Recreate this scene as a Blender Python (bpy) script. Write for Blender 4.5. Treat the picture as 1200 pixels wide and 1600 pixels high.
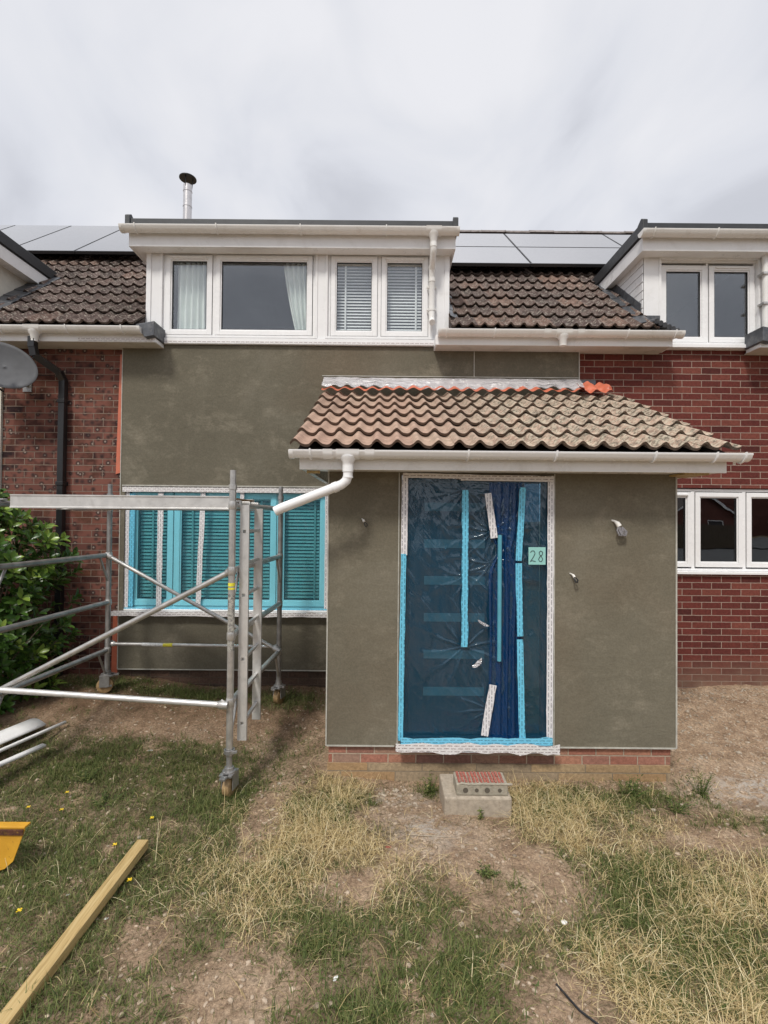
import bpy, math, random
import numpy as np
from mathutils import Vector, noise
R=math.radians
random.seed(7); rng=np.random.default_rng(7)
for o in list(bpy.data.objects): bpy.data.objects.remove(o,do_unlink=True)
scene=bpy.context.scene; C=scene.collection
# ---------------------------------------------------------------- camera
cam_d=bpy.data.cameras.new('camera'); cam=bpy.data.objects.new('camera',cam_d); C.objects.link(cam)
CY,CZ,F=-5.515,1.95,750.0
cam.location=(0,CY,CZ); cam_d.sensor_fit='VERTICAL'; cam_d.sensor_height=32.0; cam_d.lens=F/1600*32.0
cam.rotation_mode='XYZ'
from mathutils import Matrix
cam.matrix_world=Matrix.Translation((0,CY,CZ))@Matrix.Rotation(R(90.85),4,'X')@Matrix.Rotation(R(0.5),4,'Z')
cam_d.clip_start=0.05; cam_d.clip_end=2000
scene.camera=cam
# ---------------------------------------------------------------- sky and sun
SUN_EL,SUN_AZ=R(52),R(202)      # azimuth clockwise from +Y: behind the camera, a little to the left
w=bpy.data.worlds.new('World'); scene.world=w; w.use_nodes=True
nt=w.node_tree; nt.nodes.clear()
def N(nt,t,**k):
    n=nt.nodes.new(t)
    for a,b in k.items():
        if a.startswith('i_'): n.inputs[a[2:].replace('_',' ')].default_value=b
        else: setattr(n,a,b)
    return n
def L(nt,a,b): nt.links.new(a,b)
out=N(nt,'ShaderNodeOutputWorld'); bg=N(nt,'ShaderNodeBackground'); L(nt,bg.outputs[0],out.inputs[0])
sky=N(nt,'ShaderNodeTexSky',sky_type='NISHITA',sun_disc=False,sun_elevation=SUN_EL,sun_rotation=SUN_AZ)
skm=N(nt,'ShaderNodeVectorMath',operation='SCALE'); skm.inputs['Scale'].default_value=0.10; L(nt,sky.outputs[0],skm.inputs[0])
tc=N(nt,'ShaderNodeTexCoord'); sep=N(nt,'ShaderNodeSeparateXYZ'); L(nt,tc.outputs['Generated'],sep.inputs[0])
za=N(nt,'ShaderNodeMath',operation='ADD'); za.inputs[1].default_value=0.75; L(nt,sep.outputs['Z'],za.inputs[0])
mx=N(nt,'ShaderNodeMath',operation='MAXIMUM'); mx.inputs[1].default_value=0.05; L(nt,za.outputs[0],mx.inputs[0])
inv=N(nt,'ShaderNodeMath',operation='DIVIDE'); inv.inputs[0].default_value=1.0; L(nt,mx.outputs[0],inv.inputs[1])
pv=N(nt,'ShaderNodeVectorMath',operation='SCALE'); L(nt,tc.outputs['Generated'],pv.inputs[0]); L(nt,inv.outputs[0],pv.inputs['Scale'])
mp=N(nt,'ShaderNodeMapping'); mp.inputs['Scale'].default_value=(1.25,1.0,1.5); mp.inputs['Rotation'].default_value=(R(10),R(-32),0); mp.inputs['Location'].default_value=(3.3,1.7,0.4); L(nt,tc.outputs['Generated'],mp.inputs[0])
n1=N(nt,'ShaderNodeTexNoise'); n1.inputs['Scale'].default_value=2.6; n1.inputs['Detail'].default_value=5.5; n1.inputs['Roughness'].default_value=0.48; n1.inputs['Distortion'].default_value=0.55
L(nt,mp.outputs[0],n1.inputs['Vector'])
cr=N(nt,'ShaderNodeValToRGB'); e=cr.color_ramp; e.interpolation='B_SPLINE'
e.elements[0].position=0.37; e.elements[0].color=(0.37,0.378,0.41,1)
e.elements[1].position=0.64; e.elements[1].color=(0.545,0.545,0.565,1)
m=e.elements.new(0.46); m.color=(0.475,0.485,0.52,1); m=e.elements.new(0.54); m.color=(0.50,0.505,0.53,1)
L(nt,n1.outputs['Fac'],cr.inputs[0])
# overcast vault: brighter toward the zenith
zr=N(nt,'ShaderNodeMapRange'); zr.inputs['From Min'].default_value=0.74; zr.inputs['From Max'].default_value=1.0; zr.inputs['To Min'].default_value=1.0; zr.inputs['To Max'].default_value=2.6; L(nt,sep.outputs['Z'],zr.inputs[0])
cl=N(nt,'ShaderNodeVectorMath',operation='SCALE'); L(nt,cr.outputs[0],cl.inputs[0]); L(nt,zr.outputs[0],cl.inputs['Scale'])
mixc=N(nt,'ShaderNodeMixRGB'); mixc.inputs[0].default_value=0.94; L(nt,skm.outputs[0],mixc.inputs[1]); L(nt,cl.outputs[0],mixc.inputs[2])
L(nt,mixc.outputs[0],bg.inputs[0]); bg.inputs[1].default_value=1.0
sd=bpy.data.lights.new('sun','SUN'); sd.energy=1.5; sd.angle=R(10); sd.color=(1.0,0.955,0.88)
sun=bpy.data.objects.new('sun',sd); C.objects.link(sun); sun.location=(-4,-8,12)
dirv=Vector((math.sin(SUN_AZ)*math.cos(SUN_EL),math.cos(SUN_AZ)*math.cos(SUN_EL),math.sin(SUN_EL)))
sun.rotation_euler=dirv.to_track_quat('Z','Y').to_euler()
vs=scene.view_settings; vs.view_transform='Standard'; vs.look='None'; vs.exposure=0.70; vs.gamma=1.0; vs.use_curve_mapping=False
scene.render.engine='CYCLES'; scene.cycles.samples=96; scene.cycles.use_denoising=True
scene.cycles.max_bounces=8; scene.cycles.transparent_max_bounces=16
# ---------------------------------------------------------------- materials
MATS={}
def newmat(name):
    m=bpy.data.materials.new(name); m.use_nodes=True; nt=m.node_tree
    b=nt.nodes['Principled BSDF']; MATS[name]=m
    return m,nt,b
def mixrgb(nt,fac,a,b,blend='MIX'):
    n=nt.nodes.new('ShaderNodeMixRGB'); n.blend_type=blend
    for i,v in ((0,fac),(1,a),(2,b)):
        if hasattr(v,'is_linked') or hasattr(v,'links'): nt.links.new(v,n.inputs[i])
        elif i==0: n.inputs[0].default_value=v
        else: n.inputs[i].default_value=(*v[:3],1)
    return n.outputs[0]
def nz(nt,scale,detail=4,rough=0.55,vec=None,dist=0.0):
    n=nt.nodes.new('ShaderNodeTexNoise'); n.inputs['Scale'].default_value=scale; n.inputs['Detail'].default_value=detail; n.inputs['Roughness'].default_value=rough; n.inputs['Distortion'].default_value=dist
    if vec is not None: nt.links.new(vec,n.inputs['Vector'])
    return n.outputs['Fac']
def ramp(nt,fac,stops):
    n=nt.nodes.new('ShaderNodeValToRGB'); e=n.color_ramp
    while len(e.elements)<len(stops): e.elements.new(0.5)
    for el,(p,c) in zip(e.elements,stops):
        el.position=p; el.color=(*(c if hasattr(c,'__len__') else (c,c,c))[:3],1)
    nt.links.new(fac,n.inputs[0]); return n.outputs[0]
def ocoord(nt,scale=(1,1,1),rot=(0,0,0),loc=(0,0,0)):
    t=nt.nodes.new('ShaderNodeTexCoord'); m=nt.nodes.new('ShaderNodeMapping'); nt.links.new(t.outputs['Object'],m.inputs[0])
    m.inputs['Scale'].default_value=scale; m.inputs['Rotation'].default_value=rot; m.inputs['Location'].default_value=loc
    return m.outputs[0]
def bump(nt,b,h,strength=0.3,dist=0.01,prev=None):
    n=nt.nodes.new('ShaderNodeBump'); n.inputs['Strength'].default_value=strength; n.inputs['Distance'].default_value=dist
    nt.links.new(h,n.inputs['Height'])
    if prev is not None: nt.links.new(prev,n.inputs['Normal'])
    nt.links.new(n.outputs[0],b.inputs['Normal']); return n.outputs[0]
def simple(name,col,rough=0.5,metal=0.0,var=0.12,vs=6.0,bumps=0.0,bscale=80.0,bd=0.004,spec=0.5,dirt=None,dirtamt=0.3):
    m,nt,b=newmat(name); v=ocoord(nt)
    f=nz(nt,vs,5,0.6,v)
    lo=tuple(c*(1-var) for c in col); hi=tuple(min(1,c*(1+var)) for c in col)
    c=ramp(nt,f,[(0.3,lo),(0.7,hi)])
    if dirt:
        g=ramp(nt,nz(nt,vs*1.7,8,0.7,v,0.4),[(0.52,0.0),(0.72,dirtamt)])
        c=mixrgb(nt,g,c,dirt)
    nt.links.new(c,b.inputs['Base Color'])
    r=ramp(nt,nz(nt,vs*3,4,0.6,v),[(0.3,max(0.02,rough-0.08)),(0.7,min(1,rough+0.08))]); nt.links.new(r,b.inputs['Roughness'])
    b.inputs['Metallic'].default_value=metal; b.inputs['Specular IOR Level'].default_value=spec
    if bumps: bump(nt,b,nz(nt,bscale,5,0.6,v),bumps,bd)
    return m
simple('pvc',(0.83,0.83,0.83),0.32,var=0.03,vs=2.5,dirt=(0.50,0.47,0.42),dirtamt=0.22,bumps=0.04,bscale=30)
simple('pvc_gutter',(0.80,0.79,0.765),0.30,var=0.03,vs=3,dirt=(0.45,0.41,0.34),dirtamt=0.30)
simple('pvc_fresh',(0.86,0.86,0.86),0.27,var=0.02,vs=3)
simple('gasket',(0.02,0.02,0.022),0.5)
simple('black_plastic',(0.014,0.014,0.015),0.35,var=0.2)
simple('rubber_roof',(0.035,0.037,0.04),0.45,var=0.2,bumps=0.2,bscale=60)
simple('lead',(0.10,0.105,0.115),0.45,metal=0.5,var=0.35,vs=9,bumps=0.35,bscale=22,bd=0.01,dirt=(0.30,0.29,0.27),dirtamt=0.5)
simple('galv',(0.50,0.49,0.47),0.36,metal=0.65,var=0.22,vs=14,bumps=0.10,bscale=90,dirt=(0.50,0.48,0.44),dirtamt=0.45)
simple('galv_dark',(0.36,0.355,0.35),0.40,metal=0.65,var=0.25,vs=14,bumps=0.1,bscale=90,dirt=(0.36,0.35,0.33),dirtamt=0.4)
simple('alu',(0.66,0.65,0.63),0.40,metal=0.5,var=0.12,vs=9,bumps=0.05,bscale=120,dirt=(0.35,0.34,0.31),dirtamt=0.35)
simple('steel',(0.62,0.60,0.60),0.33,metal=0.7,var=0.12,vs=12)
simple('dish_grey',(0.10,0.102,0.108),0.65,var=0.15,spec=0.2)
simple('bead',(0.46,0.45,0.40),0.5,var=0.2,vs=20)
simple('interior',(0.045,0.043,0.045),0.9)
simple('curtain',(0.86,0.89,0.86),0.85,var=0.05)
simple('blind_white',(0.88,0.88,0.88),0.5,var=0.04)
simple('blind_bay',(0.86,0.89,0.86),0.5,var=0.05)
simple('caster_tyre',(0.32,0.21,0.10),0.6,var=0.3,vs=40,bumps=0.2)
simple('red_plastic',(0.35,0.02,0.02),0.4)
simple('concrete',(0.40,0.34,0.265),0.9,var=0.2,vs=25,bumps=0.6,bscale=120,bd=0.006,dirt=(0.22,0.17,0.12),dirtamt=0.6)
simple('mortar_face',(0.34,0.31,0.245),0.9,var=0.22,vs=35,bumps=0.7,bscale=150,bd=0.006,dirt=(0.42,0.30,0.22),dirtamt=0.6)
simple('red_brick',(0.33,0.10,0.07),0.85,var=0.28,vs=30,bumps=0.4,bscale=150,dirt=(0.50,0.36,0.30),dirtamt=0.6)
simple('timber',(0.42,0.30,0.13),0.7,var=0.12)
simple('soffit_board',(0.60,0.57,0.52),0.6,var=0.08,vs=4,dirt=(0.30,0.27,0.22),dirtamt=0.5)
simple('cream_render',(0.62,0.59,0.52),0.9,var=0.08,vs=12,bumps=0.5,bscale=160,bd=0.008)
simple('stone_mix',(0.38,0.30,0.22),0.9,var=0.45,vs=9,bumps=0.3)
simple('white_scrap',(0.80,0.79,0.77),0.5,var=0.06)
simple('dandelion',(0.85,0.62,0.02),0.6,var=0.1)
simple('stem_green',(0.08,0.13,0.03),0.6,var=0.3)
simple('cable_grey',(0.22,0.21,0.22),0.4,var=0.4,vs=80)
simple('cable_white',(0.80,0.78,0.74),0.4,var=0.1)
simple('note_paper',(0.30,0.60,0.56),0.7,var=0.05)
simple('ink',(0.02,0.03,0.04),0.5)
simple('bark',(0.10,0.075,0.05),0.9,var=0.3,vs=30,bumps=0.4)
simple('roof_far',(0.06,0.045,0.04),0.9,var=0.3,vs=4)
simple('panel_frame',(0.05,0.05,0.052),0.4,metal=0.5)
simple('sticker_white',(0.55,0.56,0.55),0.5,var=0.3,vs=60)
simple('sticker_yellow',(0.75,0.68,0.05),0.5,var=0.25,vs=60)
# timber grain
m=MATS['timber']; nt=m.node_tree; b=nt.nodes['Principled BSDF']
v=ocoord(nt,(60,3,60)); c=ramp(nt,nz(nt,1.2,6,0.65,v,0.6),[(0.32,(0.27,0.18,0.065)),(0.5,(0.44,0.31,0.13)),(0.7,(0.52,0.40,0.20))]); nt.links.new(c,b.inputs['Base Color'])
def twosided(nt,fr,ior=1.5):
    g=nt.nodes.new('ShaderNodeNewGeometry'); m=nt.nodes.new('ShaderNodeMath'); m.operation='MULTIPLY_ADD'
    nt.links.new(g.outputs['Backfacing'],m.inputs[0]); m.inputs[1].default_value=1/ior-ior; m.inputs[2].default_value=ior; nt.links.new(m.outputs[0],fr.inputs[0])
def glass(name,base=(0.9,0.95,0.93),mn=0.10,rough=0.0):
    m=bpy.data.materials.new(name); m.use_nodes=True; nt=m.node_tree; nt.nodes.clear(); MATS[name]=m
    o=nt.nodes.new('ShaderNodeOutputMaterial'); t=nt.nodes.new('ShaderNodeBsdfTransparent'); t.inputs[0].default_value=(*base,1)
    g=nt.nodes.new('ShaderNodeBsdfGlossy'); g.inputs['Roughness'].default_value=rough; g.inputs[0].default_value=(0.95,0.97,1,1)
    fr=nt.nodes.new('ShaderNodeFresnel'); twosided(nt,fr)
    mr=nt.nodes.new('ShaderNodeMapRange'); mr.inputs['From Min'].default_value=0.04; mr.inputs['To Min'].default_value=mn; mr.inputs['From Max'].default_value=1.0; mr.inputs['To Max'].default_value=1.0
    nt.links.new(fr.outputs[0],mr.inputs[0])
    # double glazing is never perfectly flat
    v=ocoord(nt); bp=nt.nodes.new('ShaderNodeBump'); bp.inputs['Strength'].default_value=0.05; bp.inputs['Distance'].default_value=0.02
    nt.links.new(nz(nt,2.2,2,0.5,v),bp.inputs['Height']); nt.links.new(bp.outputs[0],g.inputs['Normal'])
    mx=nt.nodes.new('ShaderNodeMixShader'); nt.links.new(mr.outputs[0],mx.inputs[0]); nt.links.new(t.outputs[0],mx.inputs[1]); nt.links.new(g.outputs[0],mx.inputs[2]); nt.links.new(mx.outputs[0],o.inputs[0])
glass('glass',(0.96,0.98,0.98),0.11); glass('glass_bay',(0.78,0.83,0.82),0.05); glass('glass_low',(0.75,0.78,0.78),0.16)
def film(name,col,wr=0.9,scale=(9,9,2.2),gl=0.12,strength=0.55,haze=(0.3,0.5,0.6),hz=0.10):
    m=bpy.data.materials.new(name); m.use_nodes=True; nt=m.node_tree; nt.nodes.clear(); MATS[name]=m
    o=nt.nodes.new('ShaderNodeOutputMaterial'); t=nt.nodes.new('ShaderNodeBsdfTransparent'); t.inputs[0].default_value=(*col,1)
    v=ocoord(nt,scale)
    g=nt.nodes.new('ShaderNodeBsdfGlossy'); g.inputs['Roughness'].default_value=0.11
    n=nz(nt,1.0,5,0.6,v,wr); v2a=ocoord(nt,rot=(0,R(35),0)); m2_=nt.nodes.new('ShaderNodeMapping'); m2_.inputs['Scale'].default_value=(scale[0]*.8,scale[1]*.8,2.0); nt.links.new(v2a,m2_.inputs[0]); n2=nz(nt,1.0,3,0.5,m2_.outputs[0],0.6)
    mm=nt.nodes.new('ShaderNodeMath'); mm.operation='MAXIMUM'; nt.links.new(n,mm.inputs[0]); nt.links.new(n2,mm.inputs[1])
    bp=nt.nodes.new('ShaderNodeBump'); bp.inputs['Strength'].default_value=strength; bp.inputs['Distance'].default_value=0.03; nt.links.new(mm.outputs[0],bp.inputs['Height']); nt.links.new(bp.outputs[0],g.inputs['Normal'])
    d=nt.nodes.new('ShaderNodeBsdfDiffuse'); d.inputs[0].default_value=(*haze,1)
    m1=nt.nodes.new('ShaderNodeMixShader'); m1.inputs[0].default_value=hz; nt.links.new(t.outputs[0],m1.inputs[1]); nt.links.new(d.outputs[0],m1.inputs[2])
    fr=nt.nodes.new('ShaderNodeFresnel'); twosided(nt,fr); nt.links.new(bp.outputs[0],fr.inputs['Normal'])
    ma=nt.nodes.new('ShaderNodeMath'); ma.operation='MULTIPLY_ADD'; ma.inputs[1].default_value=1.5; ma.inputs[2].default_value=gl-0.06; nt.links.new(fr.outputs[0],ma.inputs[0])
    m2=nt.nodes.new('ShaderNodeMixShader'); nt.links.new(ma.outputs[0],m2.inputs[0]); nt.links.new(m1.outputs[0],m2.inputs[1]); nt.links.new(g.outputs[0],m2.inputs[2]); nt.links.new(m2.outputs[0],o.inputs[0])
film('film_window',(0.54,0.89,0.96),gl=0.045,strength=0.65,haze=(0.16,0.66,0.92),hz=0.08)
film('film_door',(0.32,0.58,0.76),gl=0.08,strength=0.7,scale=(18,18,1.5),haze=(0.025,0.14,0.24),hz=0.20)
film('film_fold',(0.10,0.34,0.68),gl=0.07,strength=0.7,scale=(34,34,1.0),haze=(0.01,0.11,0.32),hz=0.28)
film('film_clear',(0.88,0.88,0.90),gl=0.16,strength=1.0,scale=(6,20,20),haze=(0.85,0.82,0.84),hz=0.62)
# render coat
def render_mat(name,scale=1.0,k=1.0):
    m,nt,b=newmat(name); v=ocoord(nt)
    a=nz(nt,1.1,5,0.62,v,0.3); c=ramp(nt,a,[(0.3,tuple(x*k for x in (0.137,0.123,0.091))),(0.55,tuple(x*k for x in (0.166,0.150,0.112))),(0.75,tuple(x*k for x in (0.201,0.182,0.140)))])
    bl=ramp(nt,nz(nt,2.3,9,0.78,ocoord(nt,(1,1,1.5)),0.25),[(0.52,0.0),(0.70,0.55)])
    c=mixrgb(nt,bl,c,(0.31,0.275,0.21))
    br=ramp(nt,nz(nt,0.8,4,0.5,ocoord(nt,loc=(5,2,1))),[(0.5,0.0),(0.72,0.5)])
    c=mixrgb(nt,br,c,(0.165,0.128,0.088))
    sp=ramp(nt,nz(nt,70,3,0.6,v),[(0.35,0.9),(0.65,1.08)]); c=mixrgb(nt,1.0,c,sp,'MULTIPLY')
    nt.links.new(c,b.inputs['Base Color']); b.inputs['Roughness'].default_value=0.93; b.inputs['Specular IOR Level'].default_value=0.15
    b0=bump(nt,b,nz(nt,1.0,4,0.6,ocoord(nt,(2.2,2.2,5),loc=(2,1,4)),2.5),0.14,0.03); b1=bump(nt,b,nz(nt,3.5,5,0.6,v,0.5),0.25,0.02,b0); bump(nt,b,nz(nt,170,3,0.6,v),0.25,0.003,b1)
render_mat('render_main',k=0.92); render_mat('render_porch',k=1.05)
# bricks: dims in metres
def brick_mat(name,cols,mortar,rust=0.0,rowh=0.075,bw=0.225,ms=0.010,loc=(0,0,0),rot=True,bstr=0.9,stain=None):
    m,nt,b=newmat(name); t=nt.nodes.new('ShaderNodeTexCoord'); sp=nt.nodes.new('ShaderNodeSeparateXYZ'); nt.links.new(t.outputs['Object'],sp.inputs[0])
    cb=nt.nodes.new('ShaderNodeCombineXYZ')
    ad=nt.nodes.new('ShaderNodeMath'); ad.operation='ADD'; nt.links.new(sp.outputs['X'],ad.inputs[0]); nt.links.new(sp.outputs['Y'],ad.inputs[1])
    a2=nt.nodes.new('ShaderNodeMath'); a2.operation='ADD'; a2.inputs[1].default_value=30.0+loc[0]; nt.links.new(ad.outputs[0],a2.inputs[0])
    a3=nt.nodes.new('ShaderNodeMath'); a3.operation='ADD'; a3.inputs[1].default_value=3.0+loc[1]; nt.links.new(sp.outputs['Z'],a3.inputs[0])
    nt.links.new(a2.outputs[0],cb.inputs[0]); nt.links.new(a3.outputs[0],cb.inputs[1])
    # wobble the joints a little
    wn=nt.nodes.new('ShaderNodeTexNoise'); wn.inputs['Scale'].default_value=14; wn.inputs['Detail'].default_value=3; nt.links.new(cb.outputs[0],wn.inputs['Vector'])
    ws=nt.nodes.new('ShaderNodeVectorMath'); ws.operation='MULTIPLY_ADD'; ws.inputs[1].default_value=(0.006,0.006,0); ws.inputs[2].default_value=(-0.003,-0.003,0); nt.links.new(wn.outputs['Color'],ws.inputs[0])
    va=nt.nodes.new('ShaderNodeVectorMath'); va.operation='ADD'; nt.links.new(cb.outputs[0],va.inputs[0]); nt.links.new(ws.outputs[0],va.inputs[1])
    vec=va.outputs[0]
    def bt(c1,c2,mo,off=0):
        n=nt.nodes.new('ShaderNodeTexBrick'); n.inputs['Color1'].default_value=(*c1,1); n.inputs['Color2'].default_value=(*c2,1); n.inputs['Mortar'].default_value=(*mo,1)
        n.inputs['Scale'].default_value=1.0; n.inputs['Brick Width'].default_value=bw; n.inputs['Row Height'].default_value=rowh; n.inputs['Mortar Size'].default_value=ms/2; n.inputs['Mortar Smooth'].default_value=0.25; n.inputs['Bias'].default_value=0
        n.offset=0.5; nt.links.new(vec,n.inputs['Vector']); return n
    n=bt((0,0,0),(1,1,1),(0.5,0.5,0.5))
    col=ramp(nt,n.outputs['Color'],[(i/(len(cols)-1),c) for i,c in enumerate(cols)])
    d=nz(nt,38,6,0.7,vec,0.5); col=mixrgb(nt,1.0,col,ramp(nt,d,[(0.3,0.68),(0.7,1.3)]),'MULTIPLY')
    if rust>0:
        # dragwire-faced bricks: dark burnt patches and pale frogs
        w2=nt.nodes.new('ShaderNodeTexVoronoi'); w2.inputs['Scale'].default_value=13; nt.links.new(vec,w2.inputs['Vector'])
        rr=ramp(nt,w2.outputs['Distance'],[(0.10,(0.34,0.27,0.23)),(0.2,(0.035,0.022,0.02)),(0.36,(0.12,0.055,0.045)),(0.5,(0.2,0.08,0.06))])
        gate=ramp(nt,nz(nt,3.1,3,0.6,vec),[(0.40,0.0),(0.52,rust)])
        gb=ramp(nt,n.outputs['Color'],[(0.0,0.6),(0.35,1.0)]); gg=mixrgb(nt,1.0,gate,gb,'MULTIPLY')
        col=mixrgb(nt,gg,col,rr)
    mo=ramp(nt,nz(nt,25,4,0.6,vec),[(0.3,tuple(x*0.8 for x in mortar)),(0.7,tuple(min(1,x*1.15) for x in mortar))])
    col=mixrgb(nt,n.outputs['Fac'],col,mo)
    big=ramp(nt,nz(nt,0.9,4,0.6,vec),[(0.3,0.86),(0.7,1.1)]); col=mixrgb(nt,1.0,col,big,'MULTIPLY')
    if stain:
        zr=nt.nodes.new('ShaderNodeMapRange'); zr.inputs['From Min'].default_value=stain[0]; zr.inputs['From Max'].default_value=stain[1]; zr.inputs['To Min'].default_value=0.75; zr.inputs['To Max'].default_value=0.0; nt.links.new(sp.outputs['Z'],zr.inputs[0])
        sn=ramp(nt,nz(nt,5,5,0.6,vec),[(0.35,0.5),(0.65,1.0)]); sm=mixrgb(nt,1.0,zr.outputs[0],sn,'MULTIPLY')
        col=mixrgb(nt,sm,col,(0.24,0.17,0.12))
    nt.links.new(col,b.inputs['Base Color']); b.inputs['Roughness'].default_value=0.88; b.inputs['Specular IOR Level'].default_value=0.25
    iv=nt.nodes.new('ShaderNodeMath'); iv.operation='SUBTRACT'; iv.inputs[0].default_value=1.0; nt.links.new(n.outputs['Fac'],iv.inputs[1])
    b1=bump(nt,b,iv.outputs[0],bstr,0.008); bump(nt,b,nz(nt,110,4,0.7,vec),0.55,0.004,b1)
brick_mat('brick_left',[(0.028,0.014,0.015),(0.04,0.018,0.018),(0.11,0.040,0.027),(0.05,0.021,0.019),(0.155,0.060,0.036),(0.07,0.026,0.021),(0.12,0.050,0.033),(0.20,0.09,0.05)],(0.25,0.185,0.145),rust=1.0,loc=(0.03,0.01))
brick_mat('brick_right',[(0.075,0.020,0.017),(0.15,0.036,0.028),(0.105,0.025,0.021),(0.135,0.034,0.026),(0.19,0.058,0.042),(0.115,0.028,0.022)],(0.38,0.285,0.23),ms=0.009,loc=(0.1,0.02),stain=(0.05,0.42))
brick_mat('brick_plinth',[(0.32,0.12,0.08),(0.38,0.18,0.13),(0.22,0.12,0.095),(0.42,0.20,0.13),(0.30,0.20,0.15)],(0.46,0.37,0.28),ms=0.011,loc=(0,0.03))
brick_mat('brick_dark',[(0.10,0.062,0.045),(0.13,0.08,0.058),(0.085,0.06,0.045)],(0.14,0.105,0.08),ms=0.008,loc=(0,0.02))
brick_mat('brick_far',[(0.13,0.05,0.04),(0.17,0.06,0.045)],(0.2,0.15,0.12))
brick_mat('block',[(0.36,0.23,0.12),(0.40,0.29,0.17),(0.32,0.25,0.17)],(0.25,0.20,0.14),rowh=0.215,bw=0.44,ms=0.01,loc=(0.09,0.1),bstr=0.4)
# roof tiles, coloured per tile from the 'tint' attribute
def tile_mat(name,cols,moss,mossamt,lich,lichamt,grad=None):
    m,nt,b=newmat(name); v=ocoord(nt); at=nt.nodes.new('ShaderNodeAttribute'); at.attribute_name='tint'
    c=ramp(nt,at.outputs['Fac'],[(i/(len(cols)-1),x) for i,x in enumerate(cols)])
    c=mixrgb(nt,1.0,c,ramp(nt,nz(nt,16,7,0.7,v),[(0.3,0.74),(0.7,1.22)]),'MULTIPLY')
    lf=nz(nt,33,7,0.75,v,0.5)
    if grad:
        sp=nt.nodes.new('ShaderNodeSeparateXYZ'); nt.links.new(v,sp.inputs[0]); mr=nt.nodes.new('ShaderNodeMapRange')
        mr.inputs['From Min'].default_value=grad[0]; mr.inputs['From Max'].default_value=grad[1]; nt.links.new(sp.outputs['X'],mr.inputs[0])
        g=mr.outputs[0]
        l1=mixrgb(nt,1.0,ramp(nt,lf,[(0.47,0.0),(0.57,lichamt)]),g,'MULTIPLY')
        m1=mixrgb(nt,1.0,ramp(nt,nz(nt,13,8,0.78,v,1.0),[(0.44,0.0),(0.58,mossamt)]),ramp(nt,g,[(0,0.15),(1,1)]),'MULTIPLY')
    else:
        l1=ramp(nt,lf,[(0.52,0.0),(0.64,lichamt)]); m1=ramp(nt,nz(nt,9,7,0.75,v,0.8),[(0.48,0.0),(0.62,mossamt)])
    c=mixrgb(nt,m1,c,moss); c=mixrgb(nt,l1,c,lich)
    # cut edges, undersides and noses are coloured darker
    ge=nt.nodes.new('ShaderNodeAttribute'); ge.attribute_name='nose'; c=mixrgb(nt,ge.outputs['Fac'],c,(0.085,0.062,0.05))
    nt.links.new(c,b.inputs['Base Color']); b.inputs['Roughness'].default_value=0.92; b.inputs['Specular IOR Level'].default_value=0.2
    bump(nt,b,nz(nt,60,6,0.75,v),0.6,0.006)
tile_mat('tiles_porch',[(0.34,0.235,0.178),(0.43,0.295,0.22),(0.38,0.25,0.19),(0.46,0.34,0.255)],(0.12,0.105,0.08),1.0,(0.52,0.46,0.35),0.75,grad=(0.2,1.1))
tile_mat('tiles_main',[(0.062,0.044,0.039),(0.105,0.070,0.060),(0.07,0.048,0.043),(0.18,0.112,0.086),(0.09,0.06,0.052),(0.12,0.085,0.074)],(0.05,0.044,0.036),0.75,(0.42,0.37,0.31),0.9)
tile_mat('ridge',[(0.22,0.19,0.18),(0.28,0.25,0.24)],(0.05,0.045,0.035),0.6,(0.3,0.27,0.22),0.6)
# weathered solar glass
m,nt,b=newmat('solar_glass'); v=ocoord(nt); b.inputs['Base Color'].default_value=(0.03,0.03,0.038,1); b.inputs['Roughness'].default_value=0.16; b.inputs['IOR'].default_value=1.9
b.inputs['Specular Tint'].default_value=(1,.95,.93,1); b.inputs['Coat Weight'].default_value=1.0; b.inputs['Coat Roughness'].default_value=0.08; b.inputs['Coat IOR'].default_value=1.8
bump(nt,b,nz(nt,1.5,2,0.5,v),0.03,0.02)
# printed tape: small dashes in staggered rows
def tape_mat(name,base,ink,ang=0.0):
    m,nt,b=newmat(name); v=ocoord(nt,(1,1,1),(0,ang,0)); sp=nt.nodes.new('ShaderNodeSeparateXYZ'); nt.links.new(v,sp.inputs[0])
    cb=nt.nodes.new('ShaderNodeCombineXYZ'); nt.links.new(sp.outputs['Z'],cb.inputs[0]); nt.links.new(sp.outputs['X'],cb.inputs[1])
    n=nt.nodes.new('ShaderNodeTexBrick'); n.inputs['Scale'].default_value=1; n.inputs['Brick Width'].default_value=0.055; n.inputs['Row Height'].default_value=0.022; n.inputs['Mortar Size'].default_value=0.0075; n.inputs['Mortar Smooth'].default_value=0.1
    nt.links.new(cb.outputs[0],n.inputs['Vector']); n.inputs['Color1'].default_value=(0,0,0,1); n.inputs['Color2'].default_value=(1,1,1,1)
    inkm=ramp(nt,n.outputs['Fac'],[(0.0,0.85),(0.35,0.0)])
    fine=ramp(nt,nz(nt,260,2,0.5,v),[(0.42,0.0),(0.52,1.0)]); inkm=mixrgb(nt,1.0,inkm,fine,'MULTIPLY')
    c=mixrgb(nt,inkm,ramp(nt,nz(nt,9,4,0.6,v),[(0.3,tuple(x*0.9 for x in base)),(0.7,base)]),ink)
    nt.links.new(c,b.inputs['Base Color']); b.inputs['Roughness'].default_value=0.4; bump(nt,b,nz(nt,24,4,0.65,v,0.6),0.5,0.01)
tape_mat('tape_v',(0.78,0.77,0.78),(0.06,0.05,0.09)); tape_mat('tape_h',(0.78,0.76,0.75),(0.12,0.05,0.06),R(90))
tape_mat('tape_blue_v',(0.16,0.58,0.80),(0.02,0.06,0.12)); tape_mat('tape_blue_h',(0.20,0.60,0.80),(0.02,0.06,0.12),R(90))
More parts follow.
